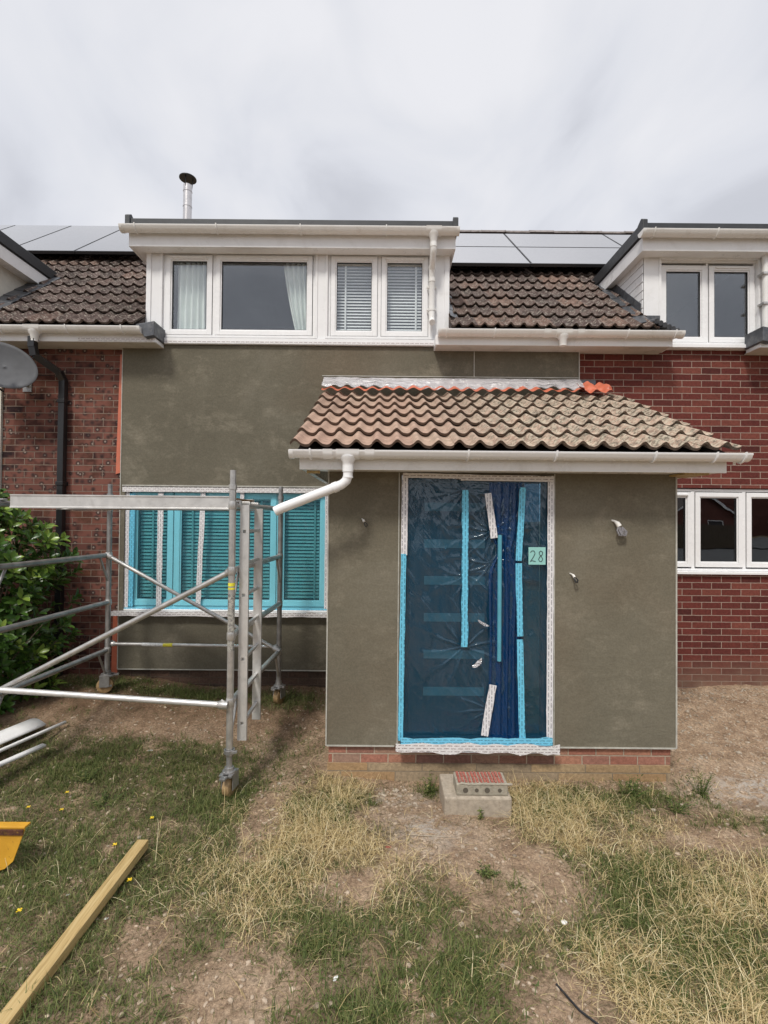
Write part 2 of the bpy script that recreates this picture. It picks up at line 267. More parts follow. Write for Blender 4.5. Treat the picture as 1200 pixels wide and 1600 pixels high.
simple('orange_tape',(0.58,0.16,0.09),0.42,var=0.12,vs=8,bumps=0.35,bscale=30,bd=0.006,dirt=(0.5,0.28,0.2),dirtamt=0.4)
# rusty yellow steel
m,nt,b=newmat('yellow_steel'); v=ocoord(nt); c=ramp(nt,nz(nt,6,5,0.6,v),[(0.3,(0.52,0.26,0.02)),(0.7,(0.66,0.35,0.03))])
rs=ramp(nt,nz(nt,18,8,0.75,v,0.7),[(0.60,0.0),(0.68,0.9)]); c=mixrgb(nt,rs,c,(0.10,0.035,0.015)); nt.links.new(c,b.inputs['Base Color']); b.inputs['Roughness'].default_value=0.55; bump(nt,b,nz(nt,30,6,0.7,v),0.3,0.005)
simple('rust',(0.085,0.03,0.016),0.9,var=0.5,vs=30,bumps=0.6,bscale=70,dirt=(0.5,0.28,0.03),dirtamt=0.7)
# leaves and grass, tinted by attribute
def leaf_mat(name,cols,rough,trans=0.25,spec=0.5):
    m,nt,b=newmat(name); at=nt.nodes.new('ShaderNodeAttribute'); at.attribute_name='tint'
    c=ramp(nt,at.outputs['Fac'],[(i/(len(cols)-1),x) for i,x in enumerate(cols)])
    nt.links.new(c,b.inputs['Base Color']); b.inputs['Roughness'].default_value=rough; b.inputs['Specular IOR Level'].default_value=spec
    o=nt.nodes['Material Output']; t=nt.nodes.new('ShaderNodeBsdfTranslucent'); nt.links.new(c,t.inputs[0]); mx=nt.nodes.new('ShaderNodeMixShader'); mx.inputs[0].default_value=trans
    nt.links.new(b.outputs[0],mx.inputs[1]); nt.links.new(t.outputs[0],mx.inputs[2]); nt.links.new(mx.outputs[0],o.inputs[0])
leaf_mat('laurel',[(0.025,0.055,0.012),(0.05,0.11,0.02),(0.10,0.19,0.03),(0.24,0.34,0.06)],0.28,0.2)
leaf_mat('grass_green',[(0.05,0.078,0.022),(0.10,0.138,0.038),(0.17,0.195,0.06),(0.31,0.29,0.12)],0.6,0.3,0.3)
leaf_mat('grass_dry',[(0.26,0.18,0.07),(0.50,0.38,0.18),(0.70,0.56,0.30),(0.88,0.78,0.52)],0.6,0.25,0.3)
leaf_mat('grass_dead',[(0.16,0.12,0.07),(0.22,0.17,0.10),(0.14,0.13,0.06),(0.30,0.23,0.14)],0.8,0.1,0.2)
# ground
m,nt,b=newmat('ground'); v=ocoord(nt); at=nt.nodes.new('ShaderNodeAttribute'); at.attribute_name='green'; at2=nt.nodes.new('ShaderNodeAttribute'); at2.attribute_name='wall_shade'
c=ramp(nt,nz(nt,5,9,0.72,v,0.4),[(0.3,(0.25,0.165,0.105)),(0.5,(0.42,0.295,0.195)),(0.7,(0.57,0.43,0.30))])
c=mixrgb(nt,1.0,c,ramp(nt,nz(nt,60,7,0.75,v),[(0.32,0.42),(0.66,1.35)]),'MULTIPLY')
gn=ramp(nt,nz(nt,26,7,0.75,v,0.4),[(0.3,(0.06,0.06,0.03)),(0.55,(0.13,0.11,0.06)),(0.75,(0.22,0.18,0.10))])
gf=mixrgb(nt,1.0,at.outputs['Fac'],ramp(nt,nz(nt,12,6,0.7,v),[(0.25,0.4),(0.6,1.1)]),'MULTIPLY')
c=mixrgb(nt,gf,c,gn)
c=mixrgb(nt,at2.outputs['Fac'],c,mixrgb(nt,1.0,c,(0.50,0.44,0.40),'MULTIPLY'))  # shade near the left wall multiplied into the earth colour
at3=nt.nodes.new('ShaderNodeAttribute'); at3.attribute_name='pale'
pf=mixrgb(nt,1.0,at3.outputs['Fac'],ramp(nt,nz(nt,11,8,0.75,v,1.0),[(0.45,0.0),(0.58,1.0)]),'MULTIPLY'); c=mixrgb(nt,pf,c,(0.55,0.50,0.44))
peb=nt.nodes.new('ShaderNodeTexVoronoi'); peb.inputs['Scale'].default_value=75; nt.links.new(v,peb.inputs['Vector'])
pk=ramp(nt,peb.outputs['Distance'],[(0.10,1.0),(0.17,0.0)]); pg=ramp(nt,nz(nt,9,4,0.6,v),[(0.52,0.0),(0.62,0.8)]); pm=mixrgb(nt,1.0,pk,pg,'MULTIPLY'); c=mixrgb(nt,pm,c,(0.55,0.49,0.42))
nt.links.new(c,b.inputs['Base Color']); b.inputs['Roughness'].default_value=0.96; b.inputs['Specular IOR Level'].default_value=0.15
b1=bump(nt,b,nz(nt,18,9,0.75,v,0.3),0.9,0.03); bump(nt,b,nz(nt,110,5,0.75,v),0.8,0.008,b1)
simple('road',(0.06,0.06,0.06),0.9,bumps=0.3,bscale=150)
# ---------------------------------------------------------------- mesh builder
class MB:
    def __init__(s): s.v=[]; s.f=[]; s.a={}      # a: per-face attributes
    def add(s,vs,fs,**at):
        o=len(s.v); s.v+= [tuple(p) for p in vs]; n0=len(s.f)
        s.f+=[tuple(i+o for i in f) for f in fs]
        for k,val in at.items():
            s.a.setdefault(k,{})
            for i in range(n0,len(s.f)): s.a[k][i]=val[i-n0] if hasattr(val,'__len__') else val
        return s
    def box(s,x0,x1,y0,y1,z0,z1,**at):
        return s.add([(x0,y0,z0),(x1,y0,z0),(x1,y1,z0),(x0,y1,z0),(x0,y0,z1),(x1,y0,z1),(x1,y1,z1),(x0,y1,z1)],
            [(0,3,2,1),(4,5,6,7),(0,1,5,4),(1,2,6,5),(2,3,7,6),(3,0,4,7)],**at)
    def obox(s,c,ax,ay,az,**at):     # centre and three half-axis vectors
        c=Vector(c);ax=Vector(ax);ay=Vector(ay);az=Vector(az)
        vs=[c+ax*i+ay*j+az*k for k in(-1,1) for j in(-1,1) for i in(-1,1)]
        return s.add(vs,[(0,2,3,1),(4,5,7,6),(0,1,5,4),(1,3,7,5),(3,2,6,7),(2,0,4,6)],**at)
    def tube(s,pts,r,n=14,cap=True,**at):
        pts=[Vector(p) for p in pts]; rs=r if hasattr(r,'__len__') else [r]*len(pts); rings=[]; vs=[]; fs=[]
        prev=None
        for i,p in enumerate(pts):
            t=(pts[min(i+1,len(pts)-1)]-pts[max(i-1,0)]).normalized()
            if prev is None:
                u=t.cross(Vector((0,0,1))); 
                if u.length<0.05: u=t.cross(Vector((0,1,0)))
            else: u=prev-t*prev.dot(t)
            u.normalize(); prev=u; w_=t.cross(u)
            for k in range(n):
                a=2*math.pi*k/n; vs.append(p+(u*math.cos(a)+w_*math.sin(a))*rs[i])
        for i in range(len(pts)-1):
            for k in range(n):
                fs.append((i*n+k,(i+1)*n+k,(i+1)*n+(k+1)%n,i*n+(k+1)%n))
        if cap: fs.append(tuple(range(n))); fs.append(tuple((len(pts)-1)*n+k for k in reversed(range(n))))
        return s.add(vs,fs,**at)
    def prism(s,prof,x0,x1,axis='x',**at):     # prof: list of (y,z); extruded along x (or (x,z) along y)
        n=len(prof)
        if axis=='x': vs=[(x0,a,b) for a,b in prof]+[(x1,a,b) for a,b in prof]
        elif axis=='y': vs=[(a,x0,b) for a,b in prof]+[(a,x1,b) for a,b in prof]
        else: vs=[(a,b,x0) for a,b in prof]+[(a,b,x1) for a,b in prof]
        fs=[tuple(reversed(range(n))),tuple(range(n,2*n))]+[(i,(i+1)%n,n+(i+1)%n,n+i) for i in range(n)]
        return s.add(vs,fs,**at)
    def grid(s,fn,nu,nv,**at):
        vs=[fn(i/nu,j/nv) for j in range(nv+1) for i in range(nu+1)]
        fs=[(j*(nu+1)+i,j*(nu+1)+i+1,(j+1)*(nu+1)+i+1,(j+1)*(nu+1)+i) for j in range(nv) for i in range(nu)]
        return s.add(vs,fs,**at)
    def ring(s,x0,x1,z0,z1,w,y0,y1):
        s.box(x0,x0+w,y0,y1,z0,z1); s.box(x1-w,x1,y0,y1,z0,z1); s.box(x0+w,x1-w,y0,y1,z0,z0+w); s.box(x0+w,x1-w,y0,y1,z1-w,z1); return s
    def build(s,name,mat,parent=None,smooth=False,bevel=0,solid=0,loc=None):
        base=Vector((0,0,0))
        p=parent
        while p is not None: base+=p.location; p=p.parent
        own=Vector(loc) if loc is not None else Vector((0,0,0))
        off=base+own
        me=bpy.data.meshes.new(name); me.from_pydata([(x-off.x,y-off.y,z-off.z) for x,y,z in s.v],[],s.f); me.update()
        for k,d in s.a.items():
            at=me.attributes.new(k,'FLOAT','FACE'); arr=np.zeros(len(s.f),dtype=np.float32)
            for i,val in d.items(): arr[i]=val
            at.data.foreach_set('value',arr)
        o=bpy.data.objects.new(name,me); C.objects.link(o); me.materials.append(MATS[mat] if isinstance(mat,str) else mat)
        if parent is not None: o.parent=parent
        o.location=own
        if smooth:
            me.shade_smooth()
            md=o.modifiers.new('edge','EDGE_SPLIT'); md.split_angle=R(40)
        if solid: md=o.modifiers.new('solid','SOLIDIFY'); md.thickness=solid
        if bevel: md=o.modifiers.new('bevel','BEVEL'); md.width=bevel; md.segments=2; md.limit_method='ANGLE'; md.angle_limit=R(40)
        return o
def tag(o,label,cat=None,group=None,kind=None):
    if label: o['label']=label
    if cat: o['category']=cat
    if group: o['group']=group
    if kind: o['kind']=kind
    return o
def thing(name,loc,label,cat,group=None):
    o=bpy.data.objects.new(name,None); C.objects.link(o); o.location=loc; o.empty_display_size=0.1
    return tag(o,label,cat,group)
# ---------------------------------------------------------------- ground
def sm(a,b,x):
    t=min(1,max(0,(x-a)/(b-a))); return t*t*(3-2*t)
def hgt(x,y):
    h=0.03-0.15*sm(-0.2,-2.0,y) if False else 0.03-0.16*(1-sm(-2.0,-0.2,y))
    h+=0.12*(1-sm(-3.2,-1.8,x))*sm(-1.6,-0.4,y)
    h+=0.05*sm(2.6,4.2,x)*sm(-2.5,-0.6,y)+(0.022*abs(noise.noise((x*3.5+y*2,y*7,5))) if 2.4<x<6 and -2.6<y<1 else 0)
    h-=0.055*math.exp(-((y+1.72)/.34)**2)*sm(-.7,-.3,x)*(1-sm(2.5,3.0,x))
    if -6<y<1 and abs(x)<6:
        h+=0.030*(noise.noise((x*1.3,y*1.3,0))) + 0.016*noise.noise((x*5,y*5,3))+0.011*noise.noise((x*15,y*15,9))+0.006*abs(noise.noise((x*34,y*34,2)))*(1 if y>-4 else 0)
    return h
ZONES=dict(lush=[(-1.0,-.42,.42,.22,1.0),(-2.0,-.30,.6,.14,.9),(-2.3,-1.55,1.35,.50,1.0),(-1.15,-2.05,.35,.40,.9),(-3.0,-2.5,.6,.4,.7),(-2.6,-.28,1.3,.16,.7)],
 dull=[(-1.9,-2.75,1.1,.65,.75),(-1.6,-3.5,.8,.35,.6),(-.8,-2.7,.4,.35,.35)],
 straw=[(-.40,-1.72,.10,.09,.9),(-.22,-1.73,.12,.07,.8),(1.05,-1.72,.12,.08,.9),(1.35,-1.74,.14,.08,.8),(-.45,-2.3,.48,.42,1.0),(-.3,-1.85,.22,.15,.8),(1.30,-2.15,.42,.38,1.0),(1.95,-2.85,.5,.5,.85),(1.2,-3.3,.5,.3,.6),(-.75,-2.75,.45,.35,.4),(.1,-2.7,.3,.3,.35),(1.0,-1.95,.22,.18,.7),(1.55,-3.5,.6,.3,.8)],
 green=[(-.28,-3.08,.27,.27,.9),(.42,-3.35,.42,.32,.75),(1.40,-2.72,.48,.25,.95),(1.55,-3.2,.6,.4,.9),(2.0,-1.80,.35,.16,.9),(-.35,-2.0,.3,.25,.6),(1.35,-1.95,.45,.25,.7),(.2,-2.9,.2,.25,.5),(.38,-1.72,.10,.08,.8),(2.6,-2.3,.4,.25,.6),(2.45,-1.6,.18,.3,.5),(.62,-2.65,.12,.08,.9),(-.3,-3.5,.4,.1,.4),(.05,-3.5,.3,.12,.5)])
BARE=[(.58,-2.45,.34,.22),(-.62,-3.42,.22,.22),(-.82,-2.15,.13,.40),(1.0,-2.72,.22,.22),(.78,-3.48,.22,.16),(3.1,-1.2,.95,.75),(2.35,-2.35,.40,.13),(-1.98,-3.3,.12,.2),(-1.9,-.98,.9,.16),(-1.15,-3.15,.14,.16),(.15,-2.05,.3,.2),(-.15,-2.75,.22,.12)]
def bare(x,y):
    s=0
    for cx,cy,rx,ry in BARE:
        d=((x-cx)/rx)**2+((y-cy)/ry)**2
        if d<6: s+=math.exp(-d*d*.4)
    return min(1,s)
def zone(k,x,y):
    s=0
    for cx,cy,rx,ry,wt in ZONES[k]:
        d=((x-cx)/rx)**2+((y-cy)/ry)**2
        if d<5: s+=wt*math.exp(-d*d*0.55)
    return min(1,s)
def patch(x,y,sc=3.2,sd=0):
    return 0.5+0.5*noise.noise((x*sc+sd,y*sc-sd,sd*1.3))+0.25*noise.noise((x*sc*3,y*sc*3,sd+4.0))
def axis(lo,hi,step,far,g=1.35):
    a=list(np.arange(lo,hi+1e-6,step)); s=step; x=hi
    while x<far: s*=g; x+=s; a.append(x)
    s=step; x=lo
    while x>-far: s*=g; x-=s; a.insert(0,x)
    return a
xs=axis(-4.4,4.4,0.02,900); ys=axis(-3.9,0.08,0.018,900)
gv=[(x,y,hgt(x,y)) for y in ys for x in xs]; nx=len(xs)
gf=[(j*nx+i,j*nx+i+1,(j+1)*nx+i+1,(j+1)*nx+i) for j in range(len(ys)-1) for i in range(nx-1)]
me=bpy.data.meshes.new('ground'); me.from_pydata(gv,[],gf); me.shade_smooth()
for nm in('green','wall_shade','pale'):
    a=me.attributes.new(nm,'FLOAT','POINT'); arr=[]
    for x,y,z in gv:
        if abs(x)>6 or y<-6 or y>2: arr.append(0.7 if nm=='green' else 0); continue
        if nm=='green': arr.append(min(1,(zone('lush',x,y)+0.8*zone('dull',x,y)+0.9*zone('green',x,y)+0.35*zone('straw',x,y))*sm(.25,.6,patch(x,y))*(1-bare(x,y))*.95))
        elif nm=='wall_shade': arr.append(sm(-1.5,-.5,y)*(1-sm(-.8,-.4,x))*0.9)  # dark brown earth by the left wall, with shade put into its colour
        else: arr.append(max(math.exp(-(((x-3.0)/.55)**2+((y+1.75)/.20)**2)),0.7*math.exp(-(((x-.1)/.3)**2+((y+1.85)/.12)**2)),.8*math.exp(-(((x-.3)/.25)**2+((y+2.25)/.2)**2))))
    a.data.foreach_set('value',np.array(arr,dtype=np.float32))
go=bpy.data.objects.new('ground',me); C.objects.link(go); me.materials.append(MATS['ground']); go['kind']='structure'
# ---------------------------------------------------------------- grass (numpy blades)
def blades(name,mat,label,cat,pts,lens,wid,lean,droop,segs=3,flat=0.0,tints=None):
    n=len(pts); P=np.array(pts); az=rng.uniform(0,2*np.pi,n); ln=np.array(lens); wd=np.array(wid)
    ld=np.array(lean); dr=np.array(droop)
    dx,dy=np.cos(az),np.sin(az); px,py=-dy,dx
    V=[];k=segs+1
    pos=P.copy().astype(float); ang=np.pi/2-ld   # elevation
    curl=rng.normal(0,0.35,n)*dr
    allv=np.zeros((n,2*segs+1,3))
    for s in range(k):
        t=s/segs; w_=wd*(1-t**1.5)*0.5+0.0004
        if s<segs:
            allv[:,2*s,:]=pos-np.stack([px*w_,py*w_,0*w_],1); allv[:,2*s+1,:]=pos+np.stack([px*w_,py*w_,0*w_],1)
        else: allv[:,2*s,:]=pos
        st=ln/segs
        pos=pos+np.stack([dx*np.cos(ang)*st,dy*np.cos(ang)*st,np.sin(ang)*st],1)
        pos[:,2]=np.maximum(pos[:,2],P[:,2]+0.004+0.004*s)
        ang=ang-dr; az=az+curl; dx,dy=np.cos(az),np.sin(az)
    nvb=2*segs+1; faces=[]; 
    verts=allv.reshape(-1,3)
    loops=[];starts=[];tot=[]
    q=np.arange(n)[:,None]*nvb
    quad=np.concatenate([np.array([[2*s,2*s+1,2*s+3,2*s+2]]) for s in range(segs-1)]) if segs>1 else np.zeros((0,4),int)
    lq=(q[:,:,None]+quad[None]).reshape(n,-1) if segs>1 else np.zeros((n,0),int)
    tri=q+np.array([[2*segs-2,2*segs-1,2*segs]])
    lp=np.concatenate([lq,tri],1).reshape(-1)
    per=[4]*(segs-1)+[3]; totals=np.tile(per,n); st_=np.concatenate([[0],np.cumsum(totals)[:-1]])
    me=bpy.data.meshes.new(name); me.vertices.add(len(verts)); me.vertices.foreach_set('co',verts.astype(np.float32).reshape(-1))
    me.loops.add(len(lp)); me.loops.foreach_set('vertex_index',lp.astype(np.int32)); me.polygons.add(len(totals)); me.polygons.foreach_set('loop_start',st_.astype(np.int32)); 
    me.update(calc_edges=True); me.validate()
    a=me.attributes.new('tint','FLOAT','FACE'); tt=np.repeat(np.array(tints),segs).astype(np.float32); 
    if len(me.polygons)==len(tt): a.data.foreach_set('value',tt)
    me.materials.append(MATS[mat]); o=bpy.data.objects.new(name,me); C.objects.link(o); tag(o,label,cat,None,'stuff'); return o
def inhouse(x,y): return (y>-0.03) or (-.50<x<2.40 and y>-1.60) or (.43<x<.95 and -2.12<y<-1.70)
def scatter(k,n,thr,sd,clump=0.0):
    out=[]; 
    Z=ZONES[k]; tries=0
    while len(out)<n and tries<n*30:
        tries+=1; c=random.choices(Z,weights=[a[2]*a[3]*a[4] for a in Z])[0]
        x=c[0]+random.gauss(0,.62)*c[2]; y=c[1]+random.gauss(0,.62)*c[3]
        if inhouse(x,y) or abs(x)>4.5 or y<-4.1: continue
        p=patch(x,y,3.2,sd)
        if p<thr+random.uniform(-.12,.12) or random.random()<bare(x,y)*.95: continue
        out.append((x,y,hgt(x,y)-0.004))
    return out
def tuft(base,k,sp):
    r=[]
    for x,y,z in base:
        for i in range(k):
            xx,yy=x+random.gauss(0,sp),y+random.gauss(0,sp)
            if not inhouse(xx,yy): r.append((xx,yy,hgt(xx,yy)-0.004))
    return r
pg=scatter('lush',17000,.22,0)+tuft(scatter('lush',900,.36,1),24,.024)+scatter('dull',19000,.26,0)+tuft(scatter('green',900,.34,2),26,.024)+scatter('green',12000,.34,0)+tuft(scatter('dull',420,.40,3),18,.02)
n=len(pg); L_=rng.gamma(5,.0095,n)
blades('green_grass','grass_green','short green grass growing over the bare earth','grass',pg,L_,rng.uniform(.0022,.0045,n),rng.uniform(.1,1.1,n),rng.uniform(.1,.7,n),3,0,np.clip(rng.beta(2,2,n)+rng.normal(0,.08,n),0,1))
ps=tuft(scatter('straw',1000,.36,5),21,.03)+scatter('straw',3200,.3,0)+tuft(scatter('green',90,.3,6),7,.03)+tuft(scatter('dull',90,.3,6),4,.04)
for i in range(1300):
    x,y=random.uniform(-3,3.6),random.uniform(-4,-1.2)
    if not inhouse(x,y): ps.append((x,y,hgt(x,y)))
n=len(ps); 
blades('dry_grass','grass_dry','long pale dry grass stalks in matted clumps','grass',ps,rng.gamma(4,.027,n),rng.uniform(.0011,.0026,n),rng.uniform(.3,1.45,n),rng.uniform(.15,.75,n),5,0,rng.beta(2.2,1.8,n))
pd=[]
while len(pd)<52000:
    x,y=random.uniform(-4.2,4.2),random.uniform(-4.0,-.05)
    if inhouse(x,y): continue
    dens=(1-.8*bare(x,y))*(.22+.6*zone('dull',x,y)+.5*zone('straw',x,y)+.4*zone('green',x,y)+.35*zone('lush',x,y))
    if x>2.4 and y>-2.0: dens*=.2
    if random.random()<dens*sm(.2,.7,patch(x,y,4.5,7)): pd.append((x,y,hgt(x,y)+.001))
n=len(pd)
blades('dead_grass','grass_dead','brown dead grass litter lying over the earth','grass',pd,rng.gamma(4,.011,n),rng.uniform(.0018,.0035,n),rng.uniform(1.1,1.5,n),rng.uniform(-.05,.3,n),2,0,rng.uniform(0,1,n))
pc=scatter('lush',4200,.34,8)+tuft(scatter('lush',120,.3,9),18,.03)+scatter('green',2000,.42,8)+scatter('dull',1500,.45,8)
n=len(pc)
blades('clover','grass_green','small broad leaved weeds mixed into the lawn','ground cover',pc,rng.uniform(.014,.034,n),rng.uniform(.007,.015,n),rng.uniform(.5,1.3,n),rng.uniform(.1,.6,n),2,0,rng.beta(2,2,n))
# gravel and crumbs of earth
def stones(name,mat,label,pts,smin,smax):
    mb=MB()
    ico=[(0,0,1),(.89,0,.45),(.28,.85,.45),(-.72,.53,.45),(-.72,-.53,.45),(.28,-.85,.45),(.72,.53,-.45),(-.28,.85,-.45),(-.89,0,-.45),(-.28,-.85,-.45),(.72,-.53,-.45),(0,0,-1)]
    fc=[(0,1,2),(0,2,3),(0,3,4),(0,4,5),(0,5,1),(1,6,2),(2,7,3),(3,8,4),(4,9,5),(5,10,1),(2,6,7),(3,7,8),(4,8,9),(5,9,10),(1,10,6),(6,11,7),(7,11,8),(8,11,9),(9,11,10),(10,11,6)]
    for x,y,z in pts:
        s=smin+(smax-smin)*random.random()**3; a=random.uniform(0,6.3); sx,sy,sz=s*random.uniform(.7,1.4),s*random.uniform(.6,1),s*random.uniform(.35,.8); ca,sa=math.cos(a),math.sin(a)
        vs=[]
        for p in ico:
            j=random.uniform(.75,1.2); X,Y,Zz=p[0]*sx*j,p[1]*sy*j,p[2]*sz*j; vs.append((x+X*ca-Y*sa,y+X*sa+Y*ca,z+Zz+sz*.3))
        mb.add(vs,fc)
    return mb
pts=[]
while len(pts)<8500:
    x,y=random.uniform(-4,4.4),random.uniform(-3.9,-.05)
    if inhouse(x,y): continue
    d=.16+.25*bare(x,y)+.9*math.exp(-(((x-.05)/.35)**2+((y+1.78)/.14)**2))+.7*math.exp(-(((x-3.6)/.9)**2+((y+.25)/.22)**2))+.35*sm(2.3,2.8,x)*sm(-2.4,-1.2,y)+.4*math.exp(-(((x-.3)/.4)**2+((y+2.3)/.3)**2))
    if random.random()<d: pts.append((x,y,hgt(x,y)))
o=stones('gravel','stone_mix','',pts,.0025,.017).build('gravel','stone_mix'); tag(o,'small stones and mortar crumbs scattered on the earth','gravel',None,'stuff')
# pale debris chips
pts=[]
while len(pts)<950:
    x,y=random.uniform(-4,4.2),random.uniform(-3.8,-.1)
    if inhouse(x,y): continue
    d=.02+.8*math.exp(-(((x-.1)/.4)**2+((y+1.8)/.15)**2))+.9*math.exp(-(((x-3.7)/.8)**2+((y+.2)/.2)**2))+.45*math.exp(-(((x-3.0)/.6)**2+((y+1.2)/.6)**2))
    if random.random()<d: pts.append((x,y,hgt(x,y)-.002))
o=stones('rubble','concrete','',pts,.004,.022).build('rubble','concrete'); tag(o,'pale broken mortar rubble strewn along the walls','rubble',None,'stuff')
# ---------------------------------------------------------------- roofs
SL=math.atan(.869)
def tiles(mb,x0,x1,y0,z0,slope,ncourse,gauge,wave,prof,jit=.004,wt=2,skip=None,tintf=None,t=.02):
    """tiles laid in courses up a slope from (y0,z0); each tile covers wt waves"""
    cs,sn=math.cos(slope),math.sin(slope); w=wave*wt; nt_=int(round((x1-x0)/w)); w=(x1-x0)/nt_
    nseg=(14 if t>.021 else 10)*wt
    for k in range(ncourse):
        for i in range(nt_):
            xa=x0+i*w
            if skip and skip(xa+w/2,y0+(k+.5)*gauge*cs): continue
            js=random.uniform(-jit,jit); jh=random.uniform(-.002,.003); jr=random.uniform(-.004,.004)
            s0=k*gauge+js; s1=(k+1)*gauge+.03
            vs=[]; 
            def P(x,s,n_): return (x,y0+s*cs-n_*sn,z0+s*sn+n_*cs)
            for j in range(nseg+1):
                u=j/nseg; x=xa+u*w; h=prof((u*wt)%1.0 if j<nseg else 1.0-1e-6)
                lo=h+.036+jh+jr*(u-.5); hi=h+.002
                vs+= [P(x,s0,lo),P(x,s1,hi),P(x,s0+.004,lo-t),P(x,s1,hi-t)]
            fs=[];ns=[]
            for j in range(nseg):
                a=4*j;b=a+4
                fs.append((a,b,b+1,a+1)); ns.append(0.0)
                fs.append((a,a+2,b+2,b)); ns.append(.75)
                fs.append((a+2,a+3,b+3,b+2)); ns.append(.75)
            fs.append((0,1,3,2)); ns.append(.4); e_=4*nseg; fs.append((e_,e_+2,e_+3,e_+1)); ns.append(.4)
            tn=random.random()
            if tintf: tn=tintf(xa,k,tn)
            mb.add(vs,fs,tint=tn,nose=ns)
    return mb
def prof_pan(u): # S-shaped pantile
    return .022*(math.sin(2*math.pi*u)-.18*math.cos(4*math.pi*u)+.06*math.sin(4*math.pi*u))+.004
def prof_roman(u):
    d=abs(u-.5)/.30; return .034*(math.cos(d*math.pi)*.5+.5) if d<1 else 0.0
def roofplane(mb,x0,x1,y0,z0,slope,s0,s1,th=.06,lift=-.02):
    cs,sn=math.cos(slope),math.sin(slope)
    def P(s,n_): return (y0+s*cs-n_*sn,z0+s*sn+n_*cs)
    mb.prism([P(s0,lift-th),P(s1,lift-th),P(s1,lift),P(s0,lift)],x0,x1)
EY,EZ=-.33,4.03
def gutter(parent,x0,x1,y,z,r=.056,outlets=(),brackets=(),capL=True,capR=True,mat='pvc_gutter',unions=()):
    """half-round gutter along x; y,z = centre of the open top"""
    mb=MB()
    def arc(rr,n=12,lip=True): 
        return [(y+rr*math.cos(a),z+rr*1.05*math.sin(a)) for a in np.linspace(math.pi,2*math.pi,n)]
    o_=arc(r); i_=arc(r-.004); prof=[(y-r-.004,z+.004),(y-r-.004,z-.008)]+o_[1:]+[(y+r,z+.004),(y+r-.004,z+.004)]+i_[::-1]+[(y-r,z+.004)]
    mb.prism(prof,x0,x1)
    for bx in brackets:
        ob=arc(r+.0125); ib=arc(r+.0005); mb.prism([(y-r-.0145,z+.011)]+ob+[(y+r+.006,z+.008),(y+r,z+.008)]+ib[::-1]+[(y-r-.002,z+.008)],bx-.006,bx+.006)
        mb.box(bx-.010,bx+.010,y+r+.0095,y+r+.013,z-.07,z-.02)
    for ux in unions:
        ob=arc(r+.006); ib=arc(r+.0005); 
        mb.prism([(y-r-.009,z+.008)]+ob+[(y+r+.006,z+.008),(y+r,z+.008)]+ib[::-1]+[(y-r-.002,z+.008)],ux-.035,ux+.035)
    for side,cx in((capL,x0),(capR,x1)):
        if side:
            s=-1 if cx==x0 else 1
            mb.prism(arc(r+.005),min(cx-s*.028,cx+s*.004),max(cx-s*.028,cx+s*.004))
    g=mb.build('gutter',mat,parent,smooth=True)
    for ox in outlets:
        m2=MB(); ob=arc(r+.007); ib=arc(r+.001)
        m2.prism([(y-r-.010,z+.008)]+ob+[(y+r+.007,z+.008),(y+r,z+.008)]+ib[::-1]+[(y-r-.002,z+.008)],ox-.085,ox+.085)
        m2.tube([(ox,y,z-r+.012),(ox,y,z-r-.012),(ox,y,z-r-.03),(ox,y,z-r-.075),(ox,y,z-r-.078),(ox,y,z-r-.10)],[.062,.056,.042,.040,.038,.038],20)
        m2.build('outlet',mat,g,smooth=True)
    return g
# three houses of the terrace
H=thing('terraced_house',(0,0,0),'middle house with olive grey rendered walls and tiled porch','house','houses of the brick terrace')
HL=thing('terraced_house',(-3.7,0,0),'left house with multi coloured brick wall beside the laurel bush','house','houses of the brick terrace')
HR=thing('terraced_house',(3.6,0,0),'right house with plain dark red brick wall and white windows','house','houses of the brick terrace')
def wall(mb,x0,x1,z0,z1,y0,y1,ops=()):
    xs_=sorted({x0,x1,*[a for o in ops for a in o[:2] if x0<a<x1]}); zs_=sorted({z0,z1,*[a for o in ops for a in o[2:] if z0<a<z1]})
    xi=lambda x:xs_.index(x); used=set()
    def hole(i,j):
        cx,cz=(xs_[i]+xs_[i+1])/2,(zs_[j]+zs_[j+1])/2
        return any(o[0]<cx<o[1] and o[2]<cz<o[3] for o in ops)
    V={}; vs=[];fs=[]
    def vid(i,j,k):
        if (i,j,k) not in V: V[(i,j,k)]=len(vs); vs.append((xs_[i],(y0,y1)[k],zs_[j]))
        return V[(i,j,k)]
    nx_,nz_=len(xs_)-1,len(zs_)-1
    for i in range(nx_):
        for j in range(nz_):
            if hole(i,j): continue
            fs.append((vid(i,j,0),vid(i+1,j,0),vid(i+1,j+1,0),vid(i,j+1,0))); fs.append((vid(i,j,1),vid(i,j+1,1),vid(i+1,j+1,1),vid(i+1,j,1)))
            if i==0 or hole(i-1,j): fs.append((vid(i,j,0),vid(i,j+1,0),vid(i,j+1,1),vid(i,j,1)))
            if i==nx_-1 or hole(i+1,j): fs.append((vid(i+1,j,0),vid(i+1,j,1),vid(i+1,j+1,1),vid(i+1,j+1,0)))
            if j==0 or hole(i,j-1): fs.append((vid(i,j,0),vid(i,j,1),vid(i+1,j,1),vid(i+1,j,0)))
            if j==nz_-1 or hole(i,j+1): fs.append((vid(i,j+1,0),vid(i+1,j+1,0),vid(i+1,j+1,1),vid(i,j+1,1)))
    mb.add(vs,fs); return mb
BAY=(-2.955,-.63,.89,2.30)
wall(MB(),-3.005,2.22,.23,3.92,-.05,.10,[BAY,(-.30,2.23,-1,2.6)]).build('wall','render_main',H)
wall(MB(),-3.03,-.45,-.4,.228,-.012,.10).build('plinth','brick_dark',H)
mb=MB()      # thin plastic render beads
